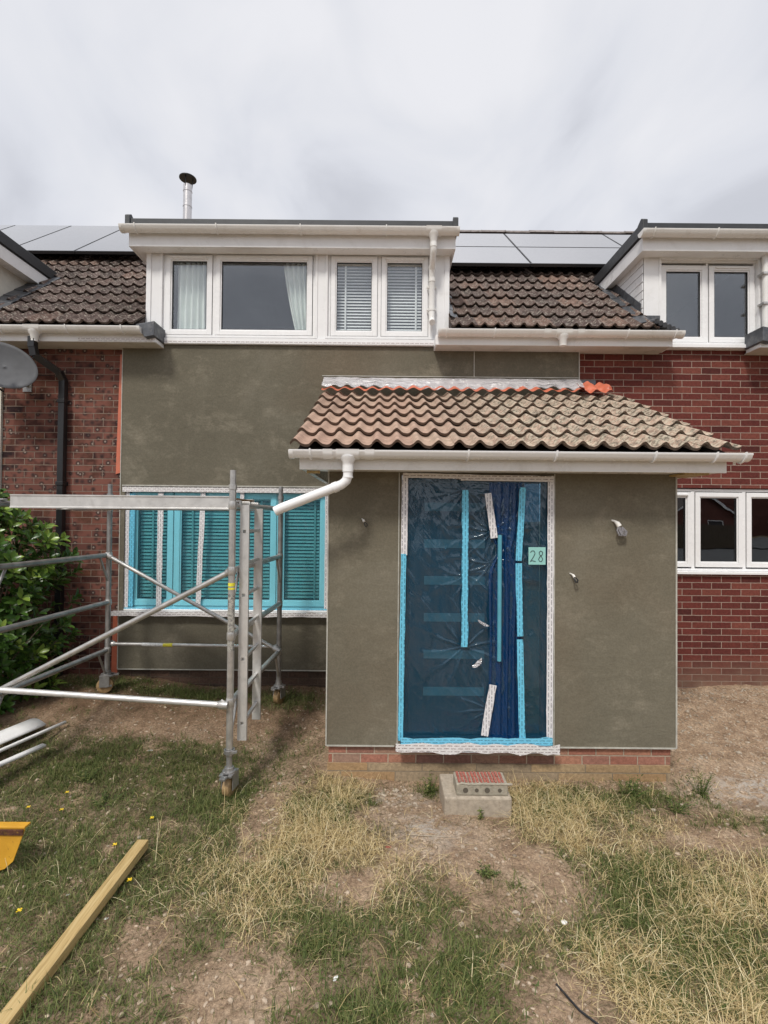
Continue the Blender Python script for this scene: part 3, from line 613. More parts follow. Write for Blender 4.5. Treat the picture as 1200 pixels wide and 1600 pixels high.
mb.box(-3.009,-3.001,-.056,-.0505,.23,3.9); mb.box(-3.0,-.47,-.058,-.0505,.222,.232); mb.box(-2.98,-.56,-.064,-.0505,2.302,2.316)
mb.box(2.212,2.222,-.058,-.0505,3.50,3.9); mb.box(-.72,2.22,-.056,-.0505,3.578,3.586); mb.box(1.012,1.020,-.056,-.0505,3.587,3.9)
mb.build('render_bead','bead',H)
# left house brick wall, white neighbouring wall beyond, right house brick wall
wall(MB(),-4.40,-3.012,-.4,3.95,0,.2).build('wall','brick_left',HL)
wall(MB(),-9.5,-4.402,-.4,3.95,-.03,.2).build('side_wall','cream_render',HL)
RW=(2.96,4.78,1.37,2.34)
wall(MB(),2.226,10.5,-.4,3.95,0,.2,[RW]).build('wall','brick_right',HR)
# roofs
def dl(x,y): return (x<-4.62 and y<1.10)
mb=MB(); tiles(mb,-9.44,-2.74,EY,EZ,SL,14,.345,.15,prof_roman,skip=dl); mb.build('roof_tiles','tiles_main',HL,smooth=True)
mb=MB(); roofplane(mb,-4.64,-2.745,EY,EZ,SL,0.05,5.08); roofplane(mb,-9.44,-4.645,EY,EZ,SL,2.05,5.08); mb.build('roof','roof_far',HL)
mb=MB(); tiles(mb,.72,2.97,EY,EZ,SL,14,.345,.15,prof_roman,tintf=lambda x,k,t:(t*.6+.4 if x>2.0+k*.12 or random.random()<.12 else t*.75)); mb.build('roof_tiles','tiles_main',H,smooth=True)
mb=MB(); roofplane(mb,.72,2.95,EY,EZ,SL,0.05,5.08); roofplane(mb,-2.74,.719,EY,EZ,SL,2.05,5.08); mb.build('roof','roof_far',H)
mb=MB(); tiles(mb,4.34,7.04,EY,EZ,SL,6,.345,.15,prof_roman); tiles(mb,2.99,4.34,EY+1.2*math.cos(SL)*1.38,EZ+1.2*math.sin(SL)*1.38,SL,3,.345,.15,prof_roman); mb.build('roof_tiles','tiles_main',HR,smooth=True)
mb=MB(); roofplane(mb,2.955,4.335,EY,EZ,SL,2.05,5.08); roofplane(mb,4.336,10.5,EY,EZ,SL,0.05,5.08); mb.build('roof','roof_far',HR)
RY,RZ=EY+5.10*math.cos(SL),EZ+5.10*math.sin(SL)
for root,xa,xb in((HL,-9.45,-2.70),(H,-2.70,2.70),(HR,2.70,10.35)):
    mb=MB(); n=int(round((xb-xa)/.45))
    for i in range(n):
        x0=xa+i*.45; dz=random.uniform(-.006,.006)
        pr=[(RY+.11*math.cos(a),RZ-.02+.075*math.sin(a)+dz) for a in np.linspace(0,math.pi,8)]
        mb.prism(pr,x0,x0+.438,tint=random.random(),nose=0.0)
        mb.prism([(RY+.115*math.cos(a),RZ-.018+.078*math.sin(a)) for a in np.linspace(0,math.pi,8)],x0+.439,x0+.449,tint=1.0,nose=0.0)
    mb.build('ridge_tiles','ridge',root,smooth=True)
    mb=MB(); roofplane(mb,xa,xb,2*RY-EY,EZ,math.pi-SL,0,5.06); 
    s=MB(); s.v=mb.v; s.f=mb.f; s.build('rear_roof','roof_far',root)
# eaves: fascia, soffit, gutter
def eave(root,x0,x1,gx0,gx1,outs,brs,capL,capR,unions=()):
    MB().box(x0,x1,-.262,-.245,3.875,3.985).box(x0,x0+.016,-.2445,-.052,3.88,3.985).box(x1-.016,x1,-.2445,-.052,3.88,3.985).build('fascia','pvc',root,bevel=.002)
    m=MB()
    for i in range(3): m.box(x0+.017,x1-.017,-.2445+i*.0815,-.2445+i*.0815+.0785,3.880,3.891)
    m.build('soffit','soffit_board',root)
    return gutter(root,gx0,gx1,-.322,4.005,.056,outs,brs,capL,capR,unions=unions)
eave(HL,-9.4,-2.535,-9.4,-2.655,(-3.82,),(-4.62,-4.17,-3.45,-2.85),False,True,unions=())
eave(H,.552,3.16,.575,3.225,(1.93,),(.66,1.18,2.62,3.13),True,True,unions=(1.75,2.11))
eave(HR,4.125,10.4,4.17,10.4,(),(4.6,5.5),True,False)
# lead-wrapped box gutters where eaves meet the dormers
def leadbox(root,x0,x1,side):
    y0=-.30
    if side>0: # open to the left
        pr=[(x0,4.045),(x1,4.085),(x1,3.925),(x0+.10,3.905)]
    else: pr=[(x0,4.085),(x1,4.045),(x1-.10,3.905),(x0,3.925)]
    m=MB(); m.prism(pr,y0-.03,-.06,axis='y'); m.build('lead_flashing','lead',root,bevel=.006)
leadbox(HL,-2.72,-2.515,1); leadbox(HR,4.10,4.30,-1)
MB().box(-2.78,-2.60,-.25,-.0,4.062,4.075).box(-2.79,-2.70,.0,.3,4.2,4.212).build('lead_apron','lead',HL,bevel=.003)
# tape remnants on the left fascia
t=tag(MB().box(-3.38,-2.56,-.2645,-.2625,3.882,3.925).build('masking_tape','tape_h'),'torn strip of printed white tape along the left eaves fascia','masking tape')
# ---------------------------------------------------------------- dormers
def sash(mb,gk,x0,x1,z0,z1,y,w=.052):
    """one casement: outer ring, inner bead, gasket; returns pane rectangle"""
    mb.ring(x0,x1,z0,z1,w,y-.018,y+.04); mb.ring(x0+w,x1-w,z0+w,z1-w,.014,y-.006,y+.035)
    gk.ring(x0+w+.014,x1-w-.014,z0+w+.014,z1-w-.014,.005,y-.001,y+.02)
    gk.ring(x0-.004,x1+.004,z0-.004,z1+.004,.0038,y-.004,y+.002)
    a=w+.019; return (x0+a,x1-a,z0+a,z1-a,y+.012)
def window(root,x0,x1,z0,z1,y,cas,fr=.045,vents=(),gl='glass',sill=True,mat='pvc_fresh',w=.052,mull=()):
    mb=MB(); gk=MB(); mb.ring(x0,x1,z0,z1,fr,y-.002,y+.06)
    for a,b in mull: mb.box(a,b,y-.002,y+.058,z0+fr,z1-fr)
    panes=[sash(mb,gk,a,b,c,d,y,w) for a,b,c,d in cas]
    for vx0,vx1,vz in vents: mb.box(vx0,vx1,y-.034,y-.0185,vz-.010,vz+.010)
    if sill: mb.box(x0-.02,x1+.02,y-.075,y+.01,z0-.032,z0-.002)
    f=mb.build('window',mat,root,bevel=.003); gk.build('seal','gasket',f)
    for a,b,c,d,yy in panes: MB().box(a,b,yy,yy+.006,c,d).build('pane',gl,f)
    return f,panes
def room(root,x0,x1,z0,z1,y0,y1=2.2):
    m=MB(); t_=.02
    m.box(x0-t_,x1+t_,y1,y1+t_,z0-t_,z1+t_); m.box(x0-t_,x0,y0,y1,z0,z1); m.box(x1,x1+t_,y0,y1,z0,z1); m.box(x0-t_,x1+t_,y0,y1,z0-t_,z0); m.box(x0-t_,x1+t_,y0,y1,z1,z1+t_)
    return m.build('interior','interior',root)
# middle dormer: panelled front with a 4-light window
DX0,DX1=-2.74,.722; DZ0,DZ1=3.93,5.03
D=H
cas=[(-2.525,-1.995,4.045,4.965),(-1.955,-.845,4.045,4.965),(-.632,-.098,4.045,4.965),(-.052,.483,4.045,4.965)]
ops=[(-2.56,-.81,4.01,5.0),(-.665,.515,4.01,5.0)]
wall(MB(),DX0,DX1,DZ0,5.12,-.052,.06,ops).build('dormer_front','pvc',D,bevel=.003)
m=MB()   # trims round the openings
for a,b,c,d in ops: m.ring(a-.028,b+.028,c-.002,d+.028,.027,-.062,-.0525)
m.box(DX0-.004,DX0+.05,-.064,-.0525,DZ0+.02,5.0); m.box(DX1-.05,DX1+.004,-.064,-.0525,DZ0+.1,5.0)
m.build('dormer_trim','pvc',D,bevel=.002)
MB().box(DX0+.02,DX1-.02,-.085,-.0645,3.925,3.995).build('dormer_sill','pvc',D,bevel=.003)
window(D,-2.56,-.81,4.01,5.0,-.03,cas[:2],fr=.030,vents=[(-2.47,-2.06,4.935)],sill=False,mull=[(-1.994,-1.956)])
window(D,-.665,.515,4.01,5.0,-.03,cas[2:],fr=.030,vents=[(.0,.43,4.935)],sill=False,mull=[(-.097,-.053)])
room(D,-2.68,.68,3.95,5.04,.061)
def cheek(root,x,zt,mat,side,y1=1.25,board=False):
    m=MB(); zb=lambda y:EZ+.869*(y-EY)+.01
    yt=(zt-EZ-.01)/.869+EY
    prof=[(-.05,zt),(-.05,zb(-.05)-.25),(0.0,zb(0)-.1),(yt+.1,zt)]
    m.prism(prof,x,x+side*.03)
    m.build('dormer_cheek',mat,root)
    if board:
        m=MB()
        for i in range(9):
            z0=4.3+i*.10
            if z0+.1>zt: break
            ys_=(z0-EZ-.01)/.869+EY
            m.box(min(x-side*.012,x-side*.001),max(x-side*.012,x-side*.001),-.045,max(ys_+.02,-.03),z0,z0+.092)
        m.build('cladding','pvc',root,bevel=.004)
cheek(H,DX0,5.03,'pvc',1); cheek(H,DX1-.03,5.03,'pvc',1)
def dormer_roof(root,x0,x1,outs,brs,open_l=True,flat_l=True,flat_r=True,capL=True,capR=True,yb=1.35,unions=()):
    ov=.15
    MB().box(x0-ov,x1+ov,-.212,-.19,4.965,5.12).build('dormer_fascia','pvc',root,bevel=.003)
    m=MB(); m.box(x0-ov+.001,x1+ov-.001,-.1895,-.065,4.972,4.985)
    for xx in((x0-ov,x0-.001),(x1+.001,x1+ov)):
        m.box(xx[0]+.001,xx[1]-.001,-.0645,yb-.55,4.972,4.985)
    m.build('dormer_soffit','soffit_board' if False else 'pvc',root)
    for xa in(x0-ov,x1+ov-.02): MB().box(xa,xa+.02,-.1895,yb-.35,4.965,5.12).build('bargeboard','pvc',root,bevel=.002)
    MB().box(x0-ov+.0,x1+ov,-.215,yb+.1,5.122,5.19).build('flat_roof','rubber_roof',root,bevel=.004)
    m=MB()
    m.box(x0-ov-.015,x1+ov+.015,-.245,-.19,5.195,5.262)
    for xx in(x0-ov-.02,x1+ov-.03): m.box(xx,xx+.05,-.19,yb+.22,5.135,5.272); m.prism([(-.262,5.15),(-.262,5.29),(-.22,5.32),(-.14,5.273),(-.14,5.15)],xx-.003,xx+.053)
    m.build('roof_edge_trim','rubber_roof',root,bevel=.006)
    gutter(root,x0-ov-.05,x1+ov+.025,-.272,5.145,.056,outs,brs,capL,capR,unions=unions)
    # drip fold into the gutter
dormer_roof(H,DX0+.02,DX1-.10,(.52,),(-2.75,-1.86,-.94,.0),True,unions=())
# dormer downpipe with its swan neck
m=MB(); px_=.52
m.tube([(px_,-.272,5.02),(px_,-.272,4.93),(px_,-.262,4.90),(px_,-.14,4.80),(px_,-.115,4.76),(px_,-.115,4.24),(px_,-.125,4.20),(px_,-.19,4.15)],.034,18)
for z in(4.97,4.80,4.66,4.33): m.tube([(px_,-.272 if z>4.9 else -.115,z-.022),(px_,-.272 if z>4.9 else -.115,z+.022)],.039,18)
for z in(4.60,4.34): m.box(px_-.055,px_+.055,-.09,-.066,z-.012,z+.012)
m.build('downpipe','pvc_gutter',H,smooth=True)
# right dormer
X0,X1=2.955,4.335
ops2=[(3.155,4.27,4.0,4.965)]
wall(MB(),X0,X1,3.93,5.12,-.052,.06,ops2).build('dormer_front','pvc',HR,bevel=.003)
m=MB(); m.ring(3.127,4.298,3.972,4.993,.027,-.062,-.0525); m.build('dormer_trim','pvc',HR,bevel=.002)
window(HR,3.155,4.27,4.0,4.965,.0,[(3.175,3.70,4.02,4.91),(3.73,4.25,4.02,4.91)],fr=.020,vents=[(3.80,4.18,4.884)],sill=False,mull=[(3.701,3.729)])
MB().box(3.11,4.32,-.085,-.0645,3.935,3.975).build('dormer_sill','pvc_fresh',HR,bevel=.003)
MB().box(3.155,4.27,-.015,-.003,4.94,4.965).build('window_head','pvc',HR)
room(HR,3.0,4.3,3.95,5.04,.065)
cheek(HR,X0,5.03,'pvc',1,board=True); cheek(HR,X1-.03,5.03,'pvc',1)
dormer_roof(HR,X0+.05,9.0,(4.45,),(2.93,3.62,),capR=False)
m=MB(); m.tube([(4.30,-.115,5.0),(4.30,-.115,4.1)],.034,16); m.build('downpipe','pvc_gutter',HR,smooth=True)
m=MB()
for z in(4.42,4.76): MB().box(4.245,4.355,-.16,-.066,z-.012,z+.012).build('pipe_bracket','galv',HR)
# left dormer: only its right end is in view
cheek(HL,-4.65,5.03,'cream_render',-1); 
mbx=MB(); wall(mbx,-9.0,-4.65,3.93,5.12,-.052,.06); mbx.build('dormer_front','pvc',HL)
dormer_roof(HL,-9.0,-4.66,(),(),capL=False)
# stepped lead flashing beside the cheeks
def flash(root,x0,x1,y0,y1,lift=.055,n=7):
    m=MB()
    for i in range(n):
        a=y0+(y1-y0)*i/n; b=y0+(y1-y0)*(i+1)/n+.03; w1=random.uniform(-.02,.02)
        za=EZ+.869*(a-EY)+lift; zb=EZ+.869*(b-EY)+lift-.012
        xa,xb=(x0,x1+w1)
        m.add([(xa,a,za+.03),(xb,a,za+random.uniform(-.006,.01)),(xb,b,zb),(xa,b,zb+.03),(xa,a,za+.022),(xb,a,za-.012),(xb,b,zb-.012),(xa,b,zb+.02)],[(0,1,2,3),(4,7,6,5),(0,4,5,1),(1,5,6,2),(2,6,7,3),(3,7,4,0)])
    m.build('lead_flashing','lead',root,bevel=.003)
flash(HL,-4.645,-4.42,-.25,.95); flash(H,.725,.80,-.2,.9,n=6); 
m=MB()
for i in range(6):
    a=-.02+i*.17; m.add([(2.952,a,EZ+.869*(a-EY)+.16),(2.952,a+.19,EZ+.869*(a+.19-EY)+.16),(2.952,a+.19,EZ+.869*(a+.19-EY)-.05),(2.952,a,EZ+.869*(a-EY)-.05),(2.938,a,EZ+.869*(a-EY)+.16),(2.938,a+.19,EZ+.869*(a+.19-EY)+.155),(2.93,a+.19,EZ+.869*(a+.19-EY)-.05),(2.93,a,EZ+.869*(a-EY)-.05)],[(0,1,2,3),(4,7,6,5),(0,4,5,1),(1,5,6,2),(2,6,7,3),(3,7,4,0)])
m.box(2.95,3.13,-.075,-.0535,4.13,4.30); m.build('lead_flashing','lead',HR,bevel=.003)
flash(H,2.93,2.80,-.25,.85,lift=.04,n=5)
# lead dressed over tiles at the right eaves corner
m=MB()
for i in range(7):
    x=2.93+i*.045; h_=4.17-i*.020; m.tube([(x,-.36,h_-.055),(x,-.2,h_-.01),(x+.01,-.07,h_+.05)],[.028,.032,.02],8)
m.build('lead_apron','lead',H,smooth=True)
# flue
FX,FY=-3.63,3.15
m=MB(); m.tube([(FX,FY,6.9),(FX,FY,8.0)],.075,24); 
for z in(7.60,7.88): m.tube([(FX,FY,z),(FX,FY,z+.012)],.080,24)
fl=m.build('chimney_flue','steel',H,smooth=True)
m=MB(); m.tube([(FX,FY,8.12),(FX,FY,8.132),(FX,FY,8.155)],[.150,.150,.02],28)
for a in(.4,2.5,4.6): m.tube([(FX+.07*math.cos(a),FY+.07*math.sin(a),7.95),(FX+.085*math.cos(a),FY+.085*math.sin(a),8.12)],.008,6)
m.build('cowl','black_plastic',fl,smooth=True)
# solar panels
def panel(i,x0,x1,s0,s1,label,group):
    cs,sn=math.cos(SL),math.sin(SL)
    def P(x,s,n_): return Vector((x,EY+s*cs-n_*sn,EZ+s*sn+n_*cs))
    c=P((x0+x1)/2,(s0+s1)/2,.16); up=Vector((0,cs,sn)); nn=Vector((0,-sn,cs))
    m=MB(); m.obox(c,Vector(((x1-x0)/2-.006,0,0)),up*((s1-s0)/2-.006),nn*.019)
    o=m.build('solar_panel','panel_frame',loc=tuple(c)); 
    g=MB(); g.obox(c+nn*.021,Vector(((x1-x0)/2-.018,0,0)),up*((s1-s0)/2-.018),nn*.0015); g.build('glass','solar_glass',o)
    tag(o,label,'solar panel',group); return o
cs=math.cos(SL)
sL=(1.60-EY)/cs+.02; sR=(1.23-EY)/cs
pos_l=['leftmost solar panel above the left house roof tiles','second solar panel from the left edge above the left roof','solar panel above the left tiles between two others','solar panel on the left roof nearest the middle dormer']
for i in range(4): panel(i,-7.6+i,-6.6+i,sL,sL+1.95,pos_l[i],'solar panels in the left roof array')
names=['behind the middle dormer','between the two dormers','nearest the right dormer']
for r_ in range(2):
    for i in range(3):
        x=.32+i*1.7
        panel(i,x,x+1.7,sR+r_*1.04,sR+r_*1.04+1.03,('lower row' if r_==0 else 'upper row')+' solar panel '+names[i],'solar panels in the right roof array')
for root,a,b,s in((HL,-7.6,-3.6,sL),(H,.4,5.4,sR)):
    m=MB(); 
    for ss in(s+.35,s+1.5):
        y=EY+ss*cs; z=EZ+ss*math.sin(SL); m.box(a,b,y-.03,y+.01,z+.07,z+.11)
    m.build('mounting_rail','panel_frame',root)
# ---------------------------------------------------------------- curtains and blinds
def curtain(x0,x1,z0,z1,y,label,shape=None):
    def f(u,v):
        x=x0+(x1-x0)*u
        if shape: x=shape(u,v)
        z=z0+(z1-z0)*v; return (x,y+.022*math.sin(u*(x1-x0)*95+.6*math.sin(v*3+u*5))+.01*math.sin(u*31+v*2),z)
    m=MB(); m.grid(f,90,14); o=m.build('curtain','curtain',smooth=True,solid=.002,loc=((x0+x1)/2,y,z0)); o.modifiers.remove(o.modifiers['edge']); return tag(o,label,'curtain','upstairs curtains in the middle dormer')
curtain(-2.44,-2.08,3.99,4.93,.065,'pale gathered curtain filling the narrow leftmost dormer window')
curtain(-1.2,-.86,3.99,4.93,.065,'white curtain drawn to the right side of the wide dormer window',lambda u,v:(-1.20+.18*(1-v)**1.3)+( -.87-(-1.20+.18*(1-v)**1.3))*u)
def blind(x0,x1,z0,z1,y,pitch,mat,label,group,tapes):
    t_=thing('venetian_blind',((x0+x1)/2,y,z0),label,'blind',group); m=MB(); n=int((z1-z0)/pitch)
    for i in range(n):
        z=z1-.03-i*pitch; hw=pitch*.46
        m.add([(x0,y-hw*.42,z-hw*.75),(x1,y-hw*.42,z-hw*.75),(x1,y,z+.002),(x0,y,z+.002),(x0,y+hw*.42,z+hw*.62),(x1,y+hw*.42,z+hw*.62)],[(0,1,2,3),(3,2,5,4)])
    m.build('slats',mat,t_,solid=.0012)
    m=MB().box(x0,x1,y-.02,y+.02,z1-.028,z1).build('head_rail',mat,t_)
    for tx in tapes: MB().box(tx-.010,tx+.010,y-.026,y-.0245,z0,z1-.03).build('ladder_tape',mat,t_)
blind(-.60,-.13,3.98,4.95,.065,.036,'blind_white','white venetian blind in the left window of the dormer pair','upstairs venetian blinds',(-.47,))
blind(-.03,.45,3.98,4.95,.065,.036,'blind_white','white venetian blind in the dormer window beside the downpipe','upstairs venetian blinds',(.35,))
# ---------------------------------------------------------------- big taped window
BY=.015
bc=[(-2.90,-2.42,.94,2.235),(-2.40,-1.235,.94,2.235),(-1.215,-.665,.94,2.235)]
window(H,-2.95,-.635,.905,2.28,BY,bc,fr=.03,sill=False,w=.058,mull=[(-2.419,-2.401),(-1.234,-1.216)],mat='pvc_fresh',gl='glass_bay')
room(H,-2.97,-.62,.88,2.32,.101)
MB().box(-3.06,-.60,-.12,-.0515,.848,.885).box(-2.95,-.635,-.0505,.05,.886,.9045).build('window_sill','pvc',H,bevel=.004)
for (a,b,tp),lb in zip([(-2.83,-2.48,(-2.68,)),(-2.34,-1.29,(-2.22,-1.42)),(-1.155,-.72,(-.80,))],['green tinted venetian blind behind the leftmost taped pane','wide venetian blind behind the middle taped pane','venetian blind behind the taped pane next to the porch']):
    blind(a,b,1.0,2.19,.085,.040,'blind_bay',lb,'blinds in the taped downstairs window',tp)
def sheet(name,x0,x1,z0,z1,y,mat,label,cat,amp,nu=70,nv=90,fx=9,sd=0,pinch=()):
    def crease(x,z):
        t_=0
        for px,pz,k,rr,am in pinch:
            dx,dz=x-px,z-pz; d=math.hypot(dx,dz); a=math.atan2(dz,dx)
            t_+=am*max(0,math.sin(a*k+2*noise.noise((d*5,px,pz))))**3*math.exp(-d/rr)*min(1,d/.03)
        return t_
    def f(u,v):
        x=x0+(x1-x0)*u; z=z0+(z1-z0)*v; e_=min(1,8*min(u,1-u),8*min(v,1-v))
        n_=noise.noise((x*fx+sd,z*1.2+.6*math.sin(x*4),sd))+.5*noise.noise((x*fx*2.4,z*4.1,sd+3))
        return (x,y-(abs(n_)*amp+crease(x,z))*e_,z)
    o=MB().grid(f,nu,nv).build(name,mat,smooth=True,loc=((x0+x1)/2,y,z0)); o.modifiers.remove(o.modifiers['edge']); return tag(o,label,cat)
bs=sheet('plastic_sheet',-2.94,-.64,.895,2.285,-.014,'film_window','translucent blue film taped over the wide downstairs window','plastic sheet',.008,160,120,fx=3,pinch=[(-2.93,.91,15,.15,.010),(-.66,.92,15,.2,.010),(-1.25,1.0,13,.2,.008),(-2.1,.95,13,.18,.008),(-.68,1.6,11,.2,.008),(-1.3,2.2,13,.2,.008)])
def strip(parent,p0,p1,w,y,mat,wob=.004,th=.002,name='tape_strip'):
    """tape from p0 to p1 (x,z) lying in the wall plane"""
    a=Vector((p0[0],0,p0[1])); b=Vector((p1[0],0,p1[1])); d=(b-a).normalized(); s=Vector((-d.z,0,d.x)); n=max(4,int((b-a).length/.05)); q=random.uniform(0,50)
    vs=[]
    for i in range(n+1):
        t=i/n; c=a+(b-a)*t; e0=noise.noise((t*n*.5,q,0))*wob; e1=noise.noise((t*n*.5,q,5))*wob; yy=y-abs(noise.noise((t*n*.4,q,9)))*.004
        for sg,e_ in((-1,e0),(1,e1)):
            p=c+s*(sg*w/2+e_); vs+=[(p.x,yy-th,p.z),(p.x,yy,p.z)]
    fs=[]
    for i in range(n):
        k=4*i; fs+=[(k,k+4,k+6,k+2),(k+1,k+3,k+7,k+5),(k,k+1,k+5,k+4),(k+2,k+6,k+7,k+3)]
    fs+=[(0,2,3,1),(4*n,4*n+1,4*n+3,4*n+2)]
    m=MB(); m.add(vs,fs); return m.build(name,mat,parent)
S=lambda *a,**k: strip(bs,*a,**k)
S((-2.945,.90),(-2.945,2.29),.075,-.030,'tape_v'); S((-2.89,.93),(-2.88,2.22),.07,-.026,'tape_blue_v')
S((-2.98,2.268),(-.60,2.268),.060,-.053,'tape_h'); S((-.645,.90),(-.645,2.24),.055,-.030,'tape_v')
S((-3.055,.868),(-.60,.868),.052,-.122,'tape_h',wob=.01); S((-2.95,.905),(-.64,.905),.03,-.034,'tape_blue_h')
S((-2.555,.93),(-2.55,2.23),.062,-.034,'tape_v'); S((-2.11,.93),(-2.065,2.23),.058,-.034,'tape_v'); S((-1.62,2.10),(-1.62,2.24),.045,-.034,'tape_v')
# orange tape at the render's left edge
t=tag(MB().add([(-3.085,-.002,2.44),(-3.012,-.002,2.46),(-3.012,-.002,3.82),(-3.055,-.002,3.82),(-3.085,-.010,2.44),(-3.012,-.012,2.46),(-3.012,-.012,3.82),(-3.055,-.010,3.82)],[(0,3,2,1),(4,5,6,7),(0,1,5,4),(1,2,6,5),(2,3,7,6),(3,0,4,7)]).build('masking_tape','orange_tape'),'upper orange tape running up the brick beside the render','masking tape','orange tape along the render edge')
t=tag(MB().add([(-3.10,-.002,.02),(-3.03,-.002,.06),(-3.012,-.002,.84),(-3.085,-.002,.84),(-3.10,-.012,.02),(-3.03,-.014,.06),(-3.012,-.012,.84),(-3.085,-.012,.84)],[(0,3,2,1),(4,5,6,7),(0,1,5,4),(1,2,6,5),(2,3,7,6),(3,0,4,7)]).build('masking_tape','orange_tape'),'lower orange tape below the window sill on the brick','masking tape','orange tape along the render edge')
t=MB().box(DX0+.03,DX1-.03,-.0885,-.0855,3.93,3.962).build('masking_tape','tape_h'); tag(t,'printed white tape strip along the sill of the middle dormer','masking tape')
# right downstairs window
window(HR,2.97,4.77,1.385,2.33,.03,[(3.0,3.545,1.43,2.29),(3.59,4.135,1.43,2.29),(4.18,4.735,1.43,2.29)],fr=.03,sill=True,gl='glass_low',w=.050,mull=[(3.546,3.589),(4.136,4.179)],vents=[(3.1,3.5,2.262)])
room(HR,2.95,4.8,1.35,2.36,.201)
# ---------------------------------------------------------------- porch
PF=-1.61; PX0,PX1=-.453,2.378; DO=(.145,1.365,.10,2.318)
wall(MB(),PX0,PX1,.122,2.40,PF,PF+.12,[DO]).build('porch_wall','render_porch',H)
for xa in(PX0,PX1-.12): MB().prism([(PF+.121,.122),(-.051,.122),(-.051,3.30),(PF+.121,2.53)],xa,xa+.12).build('porch_side_wall','render_porch',H)
m=MB(); m.box(PX0-.004,PX0+.006,PF-.006,PF-.0005,.118,2.36); m.box(PX1-.007,PX1+.005,PF-.006,PF-.0005,.118,2.36)
m.box(PX0+.007,.10,PF-.008,PF-.0005,.114,.124); m.box(1.42,PX1-.008,PF-.008,PF-.0005,.114,.124); m.box(.118,.126,PF-.005,PF-.0005,.126,2.33); m.box(1.383,1.391,PF-.005,PF-.0005,.126,2.33); m.build('porch_bead','bead',H)
m=MB(); m.box(PX0+.02,PX1-.035,PF+.022,-.01,-.028,.121); m.build('porch_plinth','brick_plinth',H)
m=MB(); m.box(PX0+.012,PX1-.042,PF+.012,-.011,-.5,-.0285); m.build('porch_foundation','block',H)
# porch roof
PS=R(25.5); PY,PZ=-1.965,2.478
def skipP(x,y): return False
mb=MB(); tiles(mb,-.70,2.64,PY,PZ,PS,6,.335,.152,prof_pan,wt=2,jit=.007,t=.022); mb.build('porch_roof','tiles_porch',H,smooth=True)
mb=MB(); roofplane(mb,-.66,2.60,PY+.05,PZ,PS,0.0,2.02,.05,-.02); mb.build('porch_roof_deck','roof_far',H)
MB().box(-.645,2.60,-1.875,-1.855,2.322,2.462).box(-.645,-.60,-1.8545,-.06,2.33,2.462).box(2.555,2.60,-1.8545,-.06,2.33,2.462).build('porch_fascia','pvc_gutter',H,bevel=.003)
MB().box(-.599,2.554,-1.8545,PF-.001,2.335,2.347).build('porch_soffit','pvc',H)
gutter(H,-.705,2.715,-1.935,2.455,.052,(-.272,),(-.55,.62,1.27,2.0,2.45,2.66),True,False,mat='pvc_fresh',unions=(-.42,-.11))
m=MB(); gx,gy=-.272,-1.935; ex,ez=-.812,2.000
m.tube([(gx,gy,2.35),(gx,gy,2.27),(gx-.012,gy,2.235),(gx-.045,gy,2.205),(ex+.05,gy+.0,ez+.027),(ex,gy,ez)],.036,22,cap=False)
m.tube([(ex,gy,ez),(gx-.05,gy,2.20)],.0325,22,cap=False)
m.tube([(gx,gy,2.36),(gx,gy,2.30)],.041,22); m.tube([(gx,gy,2.265),(gx,gy,2.255)],.040,22)
m.tube([(gx-.075,gy,2.193),(gx-.11,gy,2.178)],.040,22)
m.build('downpipe','pvc_fresh',H,smooth=True)
MB().box(-.60,-.50,-1.80,-1.79,2.30,2.322).box(2.32,2.52,-1.8,-1.5,2.315,2.330).build('loose_trim','timber',H)
m=MB(); m.box(2.23,2.41,-.045,-.001,3.475,3.56); m.build('lead_soaker','lead',H)
# front door set
DD=thing('front_door',(.757,-1.5,.13),'dark front door with long vertical handle under blue film','door')
m=MB(); m.ring(.15,1.36,.13,2.315,.055,-1.565,-1.50); m.box(1.105,1.155,-1.565,-1.502,.186,2.259)
simple('door_dark',(0.055,0.065,0.075),0.4); simple('door_slot',(0.25,0.30,0.27),0.3,var=0.15)
m.build('door_frame','door_dark',DD,bevel=.003)
leaf=MB().box(.207,1.103,-1.548,-1.505,.188,2.257).build('door_leaf','door_dark',DD,bevel=.003)
for i in range(6):
    z=2.055-i*.303; MB().box(.335,.835,-1.5515,-1.5485,z-.035,z+.035).build('glass_slot','door_slot',leaf)
m=MB(); m.tube([(.935,-1.645,.82),(.935,-1.645,1.83)],.017,14); m.tube([(.935,-1.645,.92),(.935,-1.5485,.92)],.009,8); m.tube([(.935,-1.645,1.73),(.935,-1.5485,1.73)],.009,8); simple('handle_steel',(0.10,0.36,0.46),0.35); m.build('pull_handle','handle_steel',DD,smooth=True)
m=MB(); m.tube([(.982,-1.560,1.19),(.982,-1.560,1.21)],.016,12); m.box(.968,.996,-1.556,-1.5485,1.13,1.25); m.build('lock','galv',DD)
MB().box(1.156,1.304,-1.535,-1.528,.186,2.259).build('side_light','glass_low',DD)
MB().box(1.14,1.32,-1.44,-1.43,.15,2.28).build('inner_panel','door_slot',DD)
MB().box(.13,1.38,-1.70,-1.50,.112,.128).build('threshold','pvc',DD)
